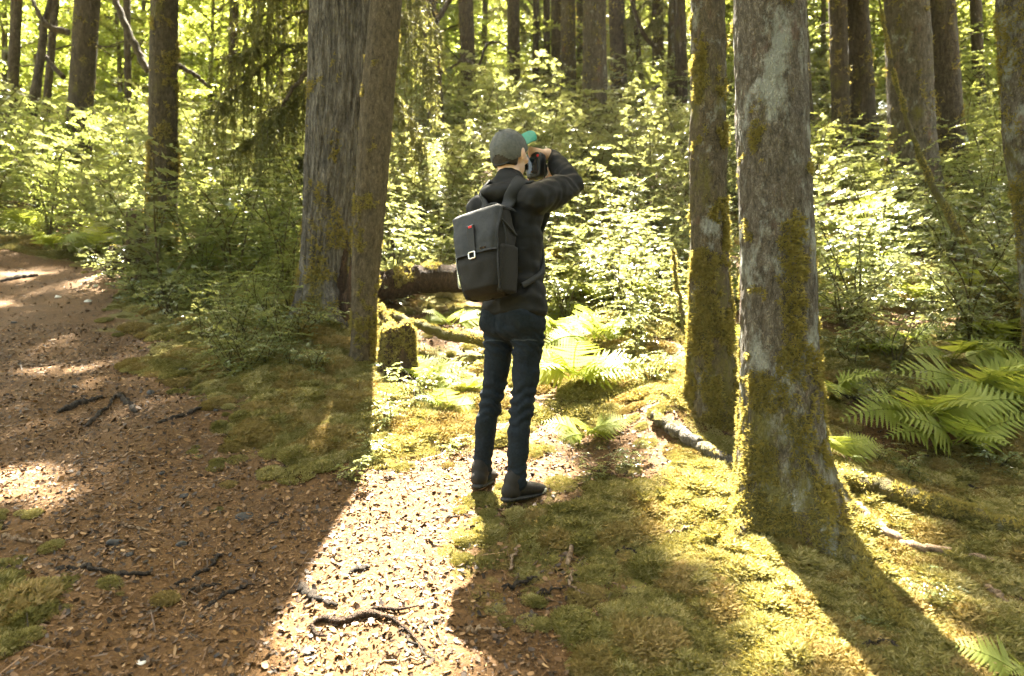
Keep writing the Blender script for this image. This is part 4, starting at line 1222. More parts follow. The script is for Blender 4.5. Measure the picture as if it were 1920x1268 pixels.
def log(name, label, cat, px_pts, rads, mat, moss=0, group=None, lump=0.12, thr=0.1, sag=0.0, lift=0.0, size=0.018):
    """a log or root: (px, py, depth or None) points; None lays the point on the ground"""
    P = []
    for k, p in enumerate(px_pts):
        if len(p) == 3:
            P.append(np.array(at(*p)))
        else:
            q = spot(*p); P.append(np.array(q) + np.array([0, 0, rads[min(k, len(rads) - 1)] * (0.35 - sag) + lift]))
    n = 14 + 8 * len(P)
    pts = bez(P, n)
    pts = pts + 0.012 * np.stack([noise(np.arange(n) * 0.5, k, 0, 91) for k in range(3)], -1)
    rad = np.interp(np.linspace(0, 1, n), np.linspace(0, 1, len(rads)), rads)
    c = pts[0]
    root = empty(name, tuple(c)) if moss else None
    G = Geo(); tube(G, pts - (0 if not moss else 0), rad, 18 if rad.max() > 0.04 else 9, lump=lump, seed=int(abs(c[0] * 100)))
    nz = np.concatenate(G.v)[:, 2]
    me = G.mesh('bark' if moss else name, mat, attrs={'moss': np.full(G.n, -0.2 if not moss else (0.0 if mat is M['rotten'] else 0.7))})
    if not moss:
        o = link(name, me)
        tag(o, label, cat, group)
        return o
    tag(root, label, cat, group)
    off = (-c[0], -c[1], -c[2])
    link('bark', me, root, off)
    r = np.random.default_rng(int(abs(c[0]) * 1000) + 3)
    p, nn = tube_points(pts, rad, moss, r)
    tufts_on(p, nn, size, root, off, 7, thr, 5)
    return root

log('fallen_log', 'thick fallen log, mossy on top, behind the backpack', 'log', [(690, 545, 6.1), (760, 528, 6.15), (860, 520, 6.3), (960, 505, 6.6), (1048, 486, 6.9)], [0.125, 0.13, 0.13, 0.12, 0.11], M['rotten'], 9000, thr=0.35, size=0.028)
log('fallen_branch', 'mossy branch slanting under the fallen log to the hip', 'branch', [(730, 590, 5.5), (790, 612, 5.35), (850, 632, 5.3), (915, 640, 5.3)], [0.03, 0.038, 0.04, 0.045], M['bark_mossy'], 2200, thr=0.2)
log('fallen_branch', 'thin mossy branch from the twin trunk down to the stump', 'branch', [(712, 575, 5.5), (735, 610, 5.35), (775, 625, 5.2)], [0.022, 0.025, 0.02], M['bark_mossy'], 900, thr=0.2)
log('tree_root', 'pale gnarled root bridging the mossy mound and lichened trunk', 'root', [(1225, 795), (1280, 830), (1330, 862), (1385, 892)], [0.03, 0.038, 0.034, 0.022], M['bark_grey'], 600, thr=0.5, lift=0.03)
log('tree_root', 'long mossy root running from the lichened trunk past the bare stick', 'root', [(1560, 930), (1640, 940), (1740, 975), (1830, 1000), (1960, 1040)], [0.055, 0.052, 0.046, 0.042, 0.036], M['bark_mossy'], 3200, thr=0.15, lift=0.045)
log('tree_root', 'bare reddish root curving across the moss below the mossy one', 'root', [(1605, 965), (1640, 995), (1700, 1040), (1780, 1055), (1865, 1070)], [0.016, 0.019, 0.017, 0.014, 0.009], M['stick_pale'], 0, lift=0.035)
log('tree_root', 'second mossy root spreading downhill from the lichened trunk', 'root', [(1540, 985), (1590, 1040), (1640, 1120), (1700, 1200)], [0.05, 0.042, 0.03, 0.018], M['bark_mossy'], 2200, thr=0.15, lift=0.02)
log('tree_root', 'stubby root on the sunlit side of the lichened trunk', 'root', [(1420, 985), (1385, 1010), (1350, 1045)], [0.045, 0.034, 0.015], M['bark_mossy'], 1200, thr=0.15, lift=0.015)
log('leaning_stem', 'leaning mossy stem bending over the dim fern slope', 'stem', [(1640, -60, 6.8), (1660, 60, 6.6), (1690, 190, 6.4), (1742, 335, 6.2), (1800, 440, 5.9), (1860, 525, 5.6), (1905, 600, 5.4), (1925, 680, 5.3)], [0.008, 0.012, 0.018, 0.026, 0.034, 0.04, 0.045, 0.05], M['bark_mossy'], 4000, thr=0.1)
log('leaning_stem', 'short mossy forked stem on the slope behind the photographer', 'stem', [(1112, 395, 6.9), (1135, 450, 6.8), (1152, 500, 6.7), (1160, 560, 6.6)], [0.02, 0.03, 0.036, 0.04], M['bark_mossy'], 900, thr=0.0)
log('leaning_stem', 'slender mossy stem beside the slim mossy trunk', 'stem', [(1262, 470, 5.0), (1268, 520, 5.0), (1280, 600, 4.9), (1290, 660, 4.8)], [0.008, 0.011, 0.014, 0.018], M['bark_mossy'], 500, thr=0.0)
log('leaning_stem', 'bare dead stem standing in the shrubs above the fallen log', 'stem', [(735, 440, 6.5), (738, 490, 6.5), (740, 530, 6.5)], [0.012, 0.02, 0.022], M['rotten'], 0)
# bare limbs in the far left wood
for lab, pts, rr in (('dark slanting dead limb across the far trunk', [(60, 0, 12.3), (85, 45, 12.3), (128, 62, 12.4)], (0.03, 0.05, 0.06)), ('dark dead limb bending down to the far trunk', [(75, 40, 12.6), (82, 100, 12.6), (118, 145, 12.5)], (0.03, 0.04, 0.05)),
                     ('long dead limb slanting down behind the slim trunk', [(212, -10, 11.0), (245, 70, 11.0), (278, 135, 11.0)], (0.05, 0.06, 0.06)), ('dead limb forking away from the slim trunk', [(332, 122, 9.2), (365, 140, 9.2), (392, 165, 9.3)], (0.035, 0.03, 0.02)),
                     ('dark stem leaning in the far corner wood', [(55, 215, 12.2), (68, 165, 12.2), (82, 60, 12.4), (100, -20, 12.5)], (0.11, 0.08, 0.06, 0.04)), ('arched dead limb between two far trunks', [(895, 135, 14.8), (912, 85, 14.9), (935, 80, 15.0), (955, 92, 15.0)], (0.03, 0.03, 0.025, 0.02)),
                     ('dark dead limb climbing over the far dark trunk', [(818, 40, 13.0), (838, 8, 13.2), (850, -15, 13.3)], (0.06, 0.05, 0.05)), ('low dead limb reaching out of the far gap', [(823, 140, 13.1), (850, 125, 13.3), (872, 105, 13.6)], (0.02, 0.025, 0.03)),
                     ('dark limb slanting over the row of far trunks', [(1180, -10, 15), (1205, 60, 15.1), (1228, 90, 15.2)], (0.04, 0.05, 0.05)), ('mossy limb hooked beside the grey twin trunk', [(528, 200, 8.0), (550, 165, 8.0), (578, 135, 8.1)], (0.018, 0.022, 0.03))):
    log('dead_limb', lab, 'branch', pts, rr, M['bark_far'], 0)

def stump(label, px, py, d, w, h, seed, mat, moss, thr, tilt=0.0):
    x = (px - 960) / FOC * d
    b = gz(x, d)
    root = empty('tree_stump', (x, d, b)); tag(root, label, 'stump')
    off = (-x, -d, -b)
    r0 = w / 2 / FOC * d
    n, seg = 26, 40
    zs = np.concatenate([np.linspace(-0.15, h, n), [h + 0.01, h + 0.015, h + 0.012]])
    sc = np.concatenate([1 + 0.5 * np.exp(-np.maximum(zs[:n], 0) / 0.08), [0.85, 0.5, 0.02]])
    th = np.arange(seg) / seg * 6.28319
    T, Z = np.meshgrid(th, zs)
    rad = r0 * sc[:, None] * (1 + 0.16 * noise(np.cos(T) * 1.8, np.sin(T) * 1.8, Z * 4 + seed, seed) + 0.06 * noise(np.cos(T) * 6, np.sin(T) * 6, Z * 9, seed + 1))
    top = (Z > h * 0.7) * 0.10 * h * noise(np.cos(T) * 1.6, np.sin(T) * 1.6, seed, seed + 3)
    V = np.stack([x + rad * np.cos(T) + tilt * Z, d + rad * np.sin(T), b + Z + top], -1)
    m = len(zs)
    i, j = np.meshgrid(np.arange(m - 1), np.arange(seg), indexing='ij'); j2 = (j + 1) % seg
    f = np.stack([i * seg + j, i * seg + j2, (i + 1) * seg + j2, (i + 1) * seg + j], -1).reshape(-1, 4)
    G = Geo().add(V.reshape(-1, 3), f)
    link('wood', G.mesh('wood', mat, attrs={'moss': np.full(G.n, 0.0)}), root, off)
    r = np.random.default_rng(seed)
    ii_, jj_ = r.integers(0, m - 2, moss), r.integers(0, seg, moss)
    k = r.random(moss)[:, None]
    p = V[ii_, jj_] * k + V[ii_ + 1, (jj_ + 1) % seg] * (1 - k)
    nn = unit(np.stack([np.cos(th[jj_]), np.sin(th[jj_]), np.where(ii_ >= n - 2, 2.5, 0.1)], -1))
    tufts_on(p, nn, 0.02, root, off, seed, thr, seed + 1, up_bias=0.7)
stump('small stump capped with bright sunlit moss before the fallen log', 745, 660, 4.85, 60, 0.34, 5, M['rotten'], 3000, 0.0, 0.03)
stump('dark rotten stump against the slim trunk', 256, 470, 8.2, 44, 0.62, 9, M['rotten'], 1800, 0.3)
stump('dark stub put in for a dark hole at the path edge before the dark stump', 232, 500, 7.9, 46, 0.22, 13, M['rotten'], 700, 0.35)  # low stub added where there is only a dark hole

STICKS = [([(105, 777), (150, 760), (192, 748)], 11, 0), ([(160, 803), (190, 775), (222, 742)], 9, 0), ([(222, 742), (240, 757), (255, 776)], 10, 0), ([(293, 797), (330, 785), (378, 768)], 8, 0), ([(105, 1072), (160, 1068), (235, 1080), (300, 1078)], 11, 0),
          ([(325, 1102), (375, 1078), (417, 1043)], 8, 0), ([(380, 1148), (425, 1118), (475, 1100)], 10, 0), ([(350, 1115), (385, 1103), (412, 1100)], 9, 0), ([(560, 1103), (590, 1125), (630, 1140)], 13, 0),
          ([(745, 1178), (770, 1205), (812, 1242)], 6, 0), ([(808, 977), (850, 972), (888, 969)], 5, 0), ([(655, 1078), (672, 1072), (690, 1068)], 9, 0), ([(1064, 1072), (1075, 1035), (1092, 1000)], 9, 1), ([(1055, 1003), (1085, 990), (1112, 978)], 6, 0),
          ([(958, 1082), (962, 1055), (972, 1038)], 5, 1), ([(940, 1115), (975, 1105), (1005, 1095)], 7, 0), ([(1012, 1122), (1040, 1116), (1070, 1112)], 4, 0), ([(1772, 1108), (1810, 1135), (1855, 1165)], 12, 1), ([(1843, 1103), (1862, 1120), (1888, 1143)], 9, 1),
          ([(375, 822), (410, 818), (442, 816)], 5, 1), ([(20, 692), (55, 687), (92, 688)], 5, 1), ([(1568, 742), (1605, 755), (1645, 772)], 6, 0), ([(1575, 665), (1625, 690), (1685, 700)], 5, 0), ([(0, 1008), (35, 1015), (78, 1022)], 9, 1),
          ([(38, 1192), (40, 1170), (48, 1140)], 6, 0), ([(225, 985), (240, 990), (275, 997)], 6, 1), ([(790, 1195), (800, 1180), (830, 1165)], 5, 0), ([(870, 1195), (905, 1192), (945, 1196)], 6, 1), ([(690, 1265), (720, 1245), (812, 1238)], 6, 1),
          ([(480, 1005), (510, 985), (540, 968)], 4, 0), ([(1160, 1212), (1195, 1190), (1222, 1172)], 4, 0), ([(1070, 1085), (1072, 1110), (1100, 1128)], 4, 1), ([(1520, 1200), (1560, 1230), (1590, 1262)], 5, 0), ([(500, 1235), (545, 1222), (600, 1220)], 5, 1),
          ([(0, 530), (40, 522), (70, 518)], 9, 0), ([(210, 905), (230, 885), (265, 872)], 4, 1), ([(1250, 1010), (1290, 1000), (1310, 985)], 4, 1), ([(1640, 1110), (1665, 1135), (1700, 1150)], 6, 1), ([(1700, 1085), (1760, 1100), (1800, 1130)], 7, 0), ([(1850, 1180), (1880, 1200), (1915, 1205)], 8, 1), ([(1620, 1225), (1660, 1215), (1690, 1230)], 5, 0), ([(1780, 905), (1830, 925), (1900, 930)], 7, 0), ([(1690, 930), (1720, 915), (1770, 920)], 5, 0),
          ([(1150, 1050), (1175, 1040), (1200, 1052)], 5, 0), ([(1130, 1240), (1170, 1232), (1215, 1245)], 6, 1)]
for k, (pp, w, pale) in enumerate(STICKS):
    d = spot(*pp[1])[1]
    r = w / 2 / FOC * d
    o = log('fallen_stick', 'stick', 'stick', pp, [r * 0.6, r, r * 0.85, r * 0.45], M['stick_pale' if pale else 'stick'], 0, 'sticks lying on the forest floor', lump=0.5, lift=0.002 if pp[1][0] < 900 else 0.02)
    later_label(o, 'pale barkless stick' if pale else 'dark weathered stick', spot(*pp[1]))
# a forked root heaving out of the chips
root = empty('tree_root', spot(650, 1165)); tag(root, 'forked dark root heaving out of the sunlit bark chips', 'root')
rl = np.array(root.location)
for pp, w in (([(575, 1184), (605, 1166), (640, 1172), (690, 1158), (745, 1170)], (6, 15, 19, 15, 6)), ([(665, 1166), (700, 1148), (745, 1150), (785, 1143)], (10, 8, 6, 3)), ([(735, 1166), (765, 1190), (800, 1228)], (8, 5, 2)), ([(585, 1180), (592, 1196), (612, 1200)], (10, 8, 4))):
    P = [np.array(spot(*p)) + np.array([0, 0, 0.014]) for p in pp]
    pts = bez(P, 22)
    G = Geo(); tube(G, pts, np.interp(np.linspace(0, 1, 22), np.linspace(0, 1, len(w)), np.array(w) / 2 / FOC * 2.3), 10, lump=0.5, seed=4)
    link('root_arm', G.mesh('root_arm', M['rotten'], attrs={'moss': np.full(G.n, -0.2)}), root, tuple(-rl))

def ico(seed, n=2):
    import bmesh
    bm = bmesh.new(); bmesh.ops.create_icosphere(bm, subdivisions=n, radius=1.0)
    v = np.array([x.co[:] for x in bm.verts]); f = np.array([[q.index for q in p.verts] for p in bm.faces]); bm.free()
    return v, f
IV, IF = ico(0, 3)
for k, (px, py, w, m, asp) in enumerate(((215, 1017, 36, 'stone', 0.4), (342, 1021, 26, 'stone', 0.5), (463, 968, 40, 'stone', 0.35), (345, 697, 28, 'stone', 0.6), (283, 738, 18, 'stone', 0.9), (165, 566, 14, 'stone_white', 0.7), (110, 557, 16, 'stone_white', 0.4),
                                         (300, 890, 16, 'stone', 0.6), (345, 930, 18, 'stone', 0.5), (240, 1040, 20, 'stone', 0.4), (285, 977, 16, 'stone', 0.4), (140, 725, 14, 'stone', 0.5), (28, 605, 14, 'stone', 0.5), (265, 1240, 22, 'stone_white', 0.4),
                                         (1015, 1140, 12, 'stone', 0.5), (405, 770, 14, 'stone', 0.5), (520, 760, 16, 'stone', 0.5))):
    x, y, z = spot(px, py)
    r = w / 2 / FOC * y
    v = IV * (1 + 0.28 * noise(IV[:, 0] * 1.3 + k * 5, IV[:, 1] * 1.3, IV[:, 2] * 1.3, 60)[:, None])
    v = v + 0.06 * np.sign(noise(IV[:, 0] * 3 + k, IV[:, 1] * 3, IV[:, 2] * 3, 61))[:, None] * IV * 0.5
    v = v * np.array([r, r * 0.8, r * asp])
    G = Geo().add(v, IF)
    o = link('stone', G.mesh('stone', M[m]), None, (x, y, z - r * asp * 0.15)); o.rotation_euler = (0.3, 0, random.random() * 6)
    tag(o, 'stone', 'stone', 'stones lying on the path')
    later_label(o, 'pale sunken stone' if m == 'stone_white' else 'dark grey sunken stone', (x, y, z))

# ------------------------------------------------------------------ the photographer
PO = np.array([-0.050, 3.23, gz(-0.05, 3.23)])                 # between the feet
FA = math.radians(35)
FW = np.array([math.sin(FA), math.cos(FA), 0.0])               # the way the person faces
RT = np.array([math.cos(FA), -math.sin(FA), 0.0])              # the person's right
UP = np.array([0, 0, 1.0])
def loc3(x, y, z):
    return np.array([x, y, z], float)
def balls(G, pts, rad, step=0.35, sq=(1, 1, 1), frame=None):
    """overlapping spheres along a path: the raw volume of a limb"""
    pts = np.asarray(pts, float); rad = np.asarray(rad, float)
    V, Fc = IV2, IF2
    for a in range(len(pts) - 1):
        L = np.linalg.norm(pts[a + 1] - pts[a]); n = max(2, int(L / (min(rad[a], rad[a + 1]) * step)) + 1)
        for t in np.linspace(0, 1, n):
            c = pts[a] * (1 - t) + pts[a + 1] * t
            r = rad[a] * (1 - t) + rad[a + 1] * t
            v = V * r * np.array(sq)
            if frame is not None:
                v = v[:, :1] * frame[0] + v[:, 1:2] * frame[1] + v[:, 2:] * frame[2]
            G.add(c + v, Fc)
IV2, IF2 = ico(0, 2)
FR = (RT, FW, UP)
def ell(G, c, semi, frame=FR):
    v = IV * np.array(semi)
    G.add(np.asarray(c) + v[:, :1] * frame[0] + v[:, 1:2] * frame[1] + v[:, 2:] * frame[2], IF)
def ell_stack(G, rows, dz=0.02):
    """rows (z, x, y, half width, half depth): a torso or hip volume"""
    rows = np.array(rows, float)
    for z in np.arange(rows[0, 0], rows[-1, 0] + 1e-6, dz):
        q = [np.interp(z, rows[:, 0], rows[:, k]) for k in range(1, 5)]
        ell(G, (q[0], q[1], z), (q[2], q[3], 0.05))
def volume(G, voxel, smooth, mat, name):
    """one continuous skin over everything in G"""
    me0 = G.mesh('tmp', mat)
    ob = bpy.data.objects.new('tmp', me0); COL.objects.link(ob)
    m = ob.modifiers.new('r', 'REMESH'); m.mode = 'VOXEL'; m.voxel_size = voxel
    s = ob.modifiers.new('s', 'SMOOTH'); s.factor = 0.5; s.iterations = smooth
    dg = bpy.context.evaluated_depsgraph_get()
    me = bpy.data.meshes.new_from_object(ob.evaluated_get(dg))
    me.name = name
    bpy.data.objects.remove(ob); bpy.data.meshes.remove(me0)
    me.polygons.foreach_set('use_smooth', np.ones(len(me.polygons), bool))
    if not me.materials:
        me.materials.append(mat)
    return me
def displace(me, fn):
    n = len(me.vertices)
    co = np.empty(n * 3, np.float32); me.vertices.foreach_get('co', co); co = co.reshape(-1, 3).astype(float)
    no = np.empty(n * 3, np.float32); me.vertices.foreach_get('normal', no); no = no.reshape(-1, 3)
    co = co + no * fn(co)[:, None]
    me.vertices.foreach_set('co', co.astype(np.float32).ravel()); me.update()
person = empty('person', tuple(PO))
tag(person, 'person in black jacket, dark jeans and grey cap, back turned, raising a camera', 'person')

# joints, in metres from the point between the feet: x to the right, y away, z up
def jt(px, py, dy):
    """a joint seen at a photo pixel, dy metres behind the point between the feet"""
    return np.array(at(px, py, PO[1] + dy)) - PO
HEAD = jt(955, 290, 0.045)
HIPL, HIPR = loc3(-0.005, 0.05, 0.83), loc3(0.125, -0.04, 0.83)
KNL, KNR = loc3(-0.042, 0.09, 0.50), loc3(0.106, -0.01, 0.49)
ANL, ANR = loc3(-0.098, 0.10, 0.11), loc3(0.070, -0.03, 0.09)
SHL, SHR = jt(904, 394, 0.09), jt(1000, 376, -0.085)
ELR, WRR = jt(1070, 348, 0.10), jt(1036, 292, 0.245)
CAMC = jt(1004, 312, 0.205)                                     # the hand camera
ELL, WRL = loc3(0.015, 0.30, 1.27), CAMC + loc3(-0.03, 0.045, -0.135)
NECK = HEAD + loc3(0.0, -0.02, -0.15)

def finger(G, pts, r=0.0088):
    balls(G, bez(np.array(pts), 9), np.linspace(r, r * 0.8, 9), 0.5)
def hand_r(G):
    D = unit(CAMC + UP * 0.082 - WRR)
    K = WRR + D * 0.085
    balls(G, [WRR - D * 0.02, WRR, WRR + D * 0.03], [0.027, 0.026, 0.03], 0.3)
    for j in range(4):
        o = FW * (-0.026 + 0.0185 * j)
        balls(G, [WRR + D * 0.02 + o * 0.5, K + o], [0.018, 0.0125], 0.4)
        ln = (0.9, 1.0, 0.95, 0.75)[j]
        a = K + o
        finger(G, [a, a + D * 0.030 * ln + UP * 0.003, a + D * 0.048 * ln + FW * 0.012 - UP * 0.018, a + D * 0.045 * ln + FW * 0.016 - UP * 0.045 * ln])
    b = WRR + D * 0.025 - FW * 0.024
    finger(G, [b, b + D * 0.028 - FW * 0.012 - UP * 0.006, b + D * 0.052 - FW * 0.010 - UP * 0.012, b + D * 0.070 - FW * 0.004 - UP * 0.016], 0.0108)
def hand_l(G):
    c = CAMC + FW * 0.075 - UP * 0.058
    D = unit(c - WRL)
    balls(G, [WRL - D * 0.02, WRL, WRL + D * 0.03], [0.026, 0.025, 0.03], 0.3)
    S = RT
    for j in range(4):
        o = FW * (-0.026 + 0.0185 * j)
        a = c + S * 0.012 + o
        balls(G, [WRL + D * 0.03 + o * 0.5, a], [0.018, 0.0125], 0.4)
        ln = (0.9, 1.0, 0.95, 0.75)[j]
        finger(G, [a, a + S * 0.030 * ln + UP * 0.008, a + S * 0.042 * ln + UP * 0.034 * ln, a + S * 0.034 * ln + UP * 0.062 * ln])
    b = WRL + D * 0.03 - S * 0.022
    finger(G, [b, b - S * 0.016 + UP * 0.018, b - S * 0.016 + UP * 0.042, b - S * 0.010 + UP * 0.062], 0.0108)

BG = Geo()
ell(BG, HEAD + UP * 0.018, (0.076, 0.094, 0.100)); ell(BG, HEAD + FW * 0.030 - UP * 0.055, (0.058, 0.062, 0.062)); ell(BG, HEAD + FW * 0.055 - UP * 0.095, (0.030, 0.028, 0.026))
balls(BG, [HEAD + FW * 0.088 + UP * 0.012, HEAD + FW * 0.108 - UP * 0.022], [0.009, 0.014], 0.3)
for s in (-1, 1):
    ell(BG, HEAD + RT * s * 0.080 - FW * 0.005 - UP * 0.012, (0.010, 0.020, 0.032)); ell(BG, HEAD + RT * s * 0.086 - FW * 0.010 - UP * 0.004, (0.008, 0.016, 0.024))
    ell(BG, HEAD + FW * 0.075 + RT * s * 0.033 + UP * 0.028, (0.022, 0.012, 0.008)); ell(BG, HEAD + FW * 0.066 + RT * s * 0.045 - UP * 0.02, (0.022, 0.020, 0.018))
ell(BG, HEAD + FW * 0.088 - UP * 0.058, (0.024, 0.010, 0.006)); ell(BG, HEAD + FW * 0.086 - UP * 0.069, (0.020, 0.010, 0.007))
balls(BG, [HEAD - UP * 0.06 - FW * 0.01, NECK, NECK - UP * 0.06], [0.056, 0.055, 0.075], 0.2)
ell_stack(BG, [(0.80, 0.060, 0.00, 0.145, 0.095), (0.92, 0.060, 0.00, 0.145, 0.095), (1.05, 0.055, 0.01, 0.130, 0.085), (1.24, 0.045, 0.01, 0.150, 0.095), (1.36, 0.038, 0.01, 0.150, 0.075)], 0.03)
for a, b, c in ((SHL, ELL, WRL), (SHR, ELR, WRR)):
    balls(BG, [a, (a + b) / 2, b], [0.052, 0.046, 0.038], 0.3); balls(BG, [b, b * 0.65 + c * 0.35, c], [0.038, 0.037, 0.025], 0.3)
for a, b, c in ((HIPL, KNL, ANL), (HIPR, KNR, ANR)):
    balls(BG, [a, a * 0.5 + b * 0.5 + FW * 0.012, b], [0.060, 0.048, 0.040], 0.25); balls(BG, [b, b * 0.65 + c * 0.35 - FW * 0.014, c], [0.040, 0.038, 0.030], 0.25)
TOEL, TOER = unit(loc3(0.25, 0.95, 0)), unit(loc3(0.72, 0.69, 0))
for c, t in ((ANL, TOEL), (ANR, TOER)):
    balls(BG, [c - UP * 0.05 - t * 0.02, c - UP * 0.06 + t * 0.14], [0.030, 0.022], 0.3)
hand_r(BG); hand_l(BG)
link('body', volume(BG, 0.0056, 3, M['skin'], 'body'), person)
for s in (-1, 1):
    G = Geo(); ell(G, HEAD + FW * 0.080 + RT * s * 0.033 + UP * 0.010, (0.013, 0.012, 0.010)); link('eye', G.mesh('eye', M['eye']), person)

# jeans
JG = Geo()
ell_stack(JG, [(0.80, 0.060, 0.00, 0.158, 0.112), (0.88, 0.060, 0.00, 0.160, 0.110), (0.95, 0.060, 0.00, 0.152, 0.102)], 0.02)
for s, h in ((-1, HIPL), (1, HIPR)):
    ell(JG, h - FW * 0.028 + UP * 0.02, (0.080, 0.095, 0.090))
for a, b, c in ((HIPL, KNL, ANL), (HIPR, KNR, ANR)):
    m1, m2 = a * 0.5 + b * 0.5, b * 0.65 + c * 0.35
    balls(JG, [a, m1 + FW * 0.012, b], [0.086, 0.070, 0.057], 0.22); balls(JG, [b, m2 - FW * 0.018, c], [0.057, 0.055, 0.045], 0.22)
    balls(JG, [c, c - UP * 0.012], [0.047, 0.050], 0.2)
jm = volume(JG, 0.009, 7, M['jeans'], 'jeans')
def jean_folds(p):
    d = 0.007 * noise(p[:, 0] * 18, p[:, 1] * 18, p[:, 2] * 22, 3) + 0.003 * noise(p[:, 0] * 50, p[:, 1] * 50, p[:, 2] * 70, 4)
    for k, h in ((KNL, 0.47), (KNR, 0.45)):
        near = np.exp(-((p[:, 2] - h) / 0.10) ** 2) * np.exp(-((p[:, 0] - k[0]) ** 2 + (p[:, 1] - k[1]) ** 2) / 0.02)
        d += near * 0.006 * np.sin(p[:, 2] * 130 + 7 * noise(p[:, 0] * 16, p[:, 1] * 16, p[:, 2] * 6, 5))
    low = np.exp(-((p[:, 2] - 0.13) / 0.05) ** 2)
    d += low * 0.004 * np.sin(p[:, 2] * 170 + 8 * noise(p[:, 0] * 14, p[:, 1] * 14, 0, 6))
    seat = np.exp(-((p[:, 2] - 0.74) / 0.06) ** 2)
    d += seat * 0.006 * np.sin(p[:, 2] * 150 + p[:, 0] * 90 + 3 * noise(p[:, 0] * 14, p[:, 1] * 14, 0, 7))
    return d
displace(jm, jean_folds)
jeans = link('jeans', jm, person)
def wrap(bvh, corner, u, v, nu, nv, shoot, off, thick=0.0025):
    """a patch of cloth laid on a garment: a grid of points shot along a direction onto it"""
    P = []
    for j in range(nv + 1):
        for i in range(nu + 1):
            o = corner + u * (i / nu) + v * (j / nv)
            hit, nn, _, _ = bvh.ray_cast(Vector(o), Vector(shoot))
            P.append(np.array(hit) + np.array(nn) * off if hit is not None else None)
    if any(p is None for p in P):
        good = [p for p in P if p is not None]
        P = [p if p is not None else min(good, key=lambda q: np.linalg.norm(q - (corner + u * ((k % (nu + 1)) / nu) + v * ((k // (nu + 1)) / nv) + shoot * 0.3))) for k, p in enumerate(P)]
    P = np.array(P)
    i, j = np.meshgrid(np.arange(nu), np.arange(nv), indexing='xy')
    f = np.stack([j * (nu + 1) + i, j * (nu + 1) + i + 1, (j + 1) * (nu + 1) + i + 1, (j + 1) * (nu + 1) + i], -1).reshape(-1, 4)
    G = Geo().add(P, f).add(P - unit(-np.asarray(shoot)) * thick * 2, f[:, ::-1])
    return G
jb = BVHTree.FromPolygons([v.co[:] for v in jm.vertices], [p.vertices[:] for p in jm.polygons])
for s, h in ((-1, HIPL), (1, HIPR)):
    c = h + RT * (-0.052 + 0.008 * s) - FW * 0.3 + UP * 0.028
    pk = link('back_pocket', wrap(jb, c, RT * 0.104, -UP * 0.115, 8, 9, FW, 0.003).mesh('back_pocket', M['jeans']), jeans)
    link('stitching', wrap(jb, c - UP * 0.108, RT * 0.104, -UP * 0.006, 8, 1, FW, 0.0045).mesh('stitching', M['stitch']), pk)

# jacket
KG = Geo()
ell_stack(KG, [(0.885, 0.062, 0.00, 0.172, 0.125), (0.96, 0.062, 0.00, 0.168, 0.122), (1.06, 0.055, 0.01, 0.152, 0.108), (1.22, 0.045, 0.01, 0.168, 0.115), (1.33, 0.040, 0.01, 0.165, 0.100), (1.40, 0.038, 0.01, 0.125, 0.080)], 0.02)
balls(KG, [loc3(0.04, 0.015, 1.40), NECK + UP * 0.012], [0.088, 0.074], 0.2)
ell(KG, loc3(0.028, -0.030, 1.45), (0.115, 0.055, 0.05)); ell(KG, NECK - FW * 0.02 + UP * 0.01, (0.084, 0.062, 0.034)); ell(KG, jt(936, 362, -0.055), (0.105, 0.055, 0.045)); ell(KG, jt(965, 352, -0.05), (0.05, 0.04, 0.04))
balls(KG, [loc3(0.04, 0.01, 1.38), SHR], [0.085, 0.082], 0.25); balls(KG, [loc3(0.04, 0.01, 1.38), SHL], [0.085, 0.080], 0.25)
balls(KG, [SHR, (SHR + ELR) / 2, ELR], [0.084, 0.075, 0.066], 0.25); balls(KG, [ELR, ELR * 0.5 + WRR * 0.5, WRR - unit(WRR - ELR) * 0.004], [0.066, 0.056, 0.039], 0.25)
balls(KG, [SHL, (SHL + ELL) / 2, ELL], [0.080, 0.068, 0.058], 0.25); balls(KG, [ELL, ELL * 0.5 + WRL * 0.5, WRL], [0.058, 0.050, 0.038], 0.25)
ell(KG, SHR * 0.6 + loc3(0.10, 0.0, 1.22) * 0.4, (0.07, 0.075, 0.09))
km = volume(KG, 0.0085, 6, M['jacket'], 'jacket')
def jacket_folds(p):
    d = 0.008 * noise(p[:, 0] * 13, p[:, 1] * 13, p[:, 2] * 13, 13) + 0.004 * noise(p[:, 0] * 30, p[:, 1] * 30, p[:, 2] * 34, 14)
    t = unit(WRR - ELR); near = np.exp(-((p - ELR) ** 2).sum(1) / 0.016)
    d += near * 0.0035 * np.sin(((p - ELR) @ t) * 120 + 7 * noise(p[:, 0] * 14, p[:, 1] * 14, p[:, 2] * 14, 15))
    t2 = unit(ELR - SHR); n2 = np.exp(-((p - SHR) ** 2).sum(1) / 0.02)
    d += n2 * 0.0035 * np.sin(((p - SHR) @ t2) * 80 + 6 * noise(p[:, 0] * 10, p[:, 1] * 10, p[:, 2] * 10, 16))
    wst = np.exp(-((p[:, 2] - 0.98) / 0.12) ** 2)
    d += wst * 0.004 * np.sin(p[:, 2] * 90 + 5 * noise(p[:, 0] * 8, p[:, 1] * 8, p[:, 2] * 4, 17))
    return d
displace(km, jacket_folds)
jacket = link('jacket', km, person)
kb = BVHTree.FromPolygons([v.co[:] for v in km.vertices], [p.vertices[:] for p in km.polygons])

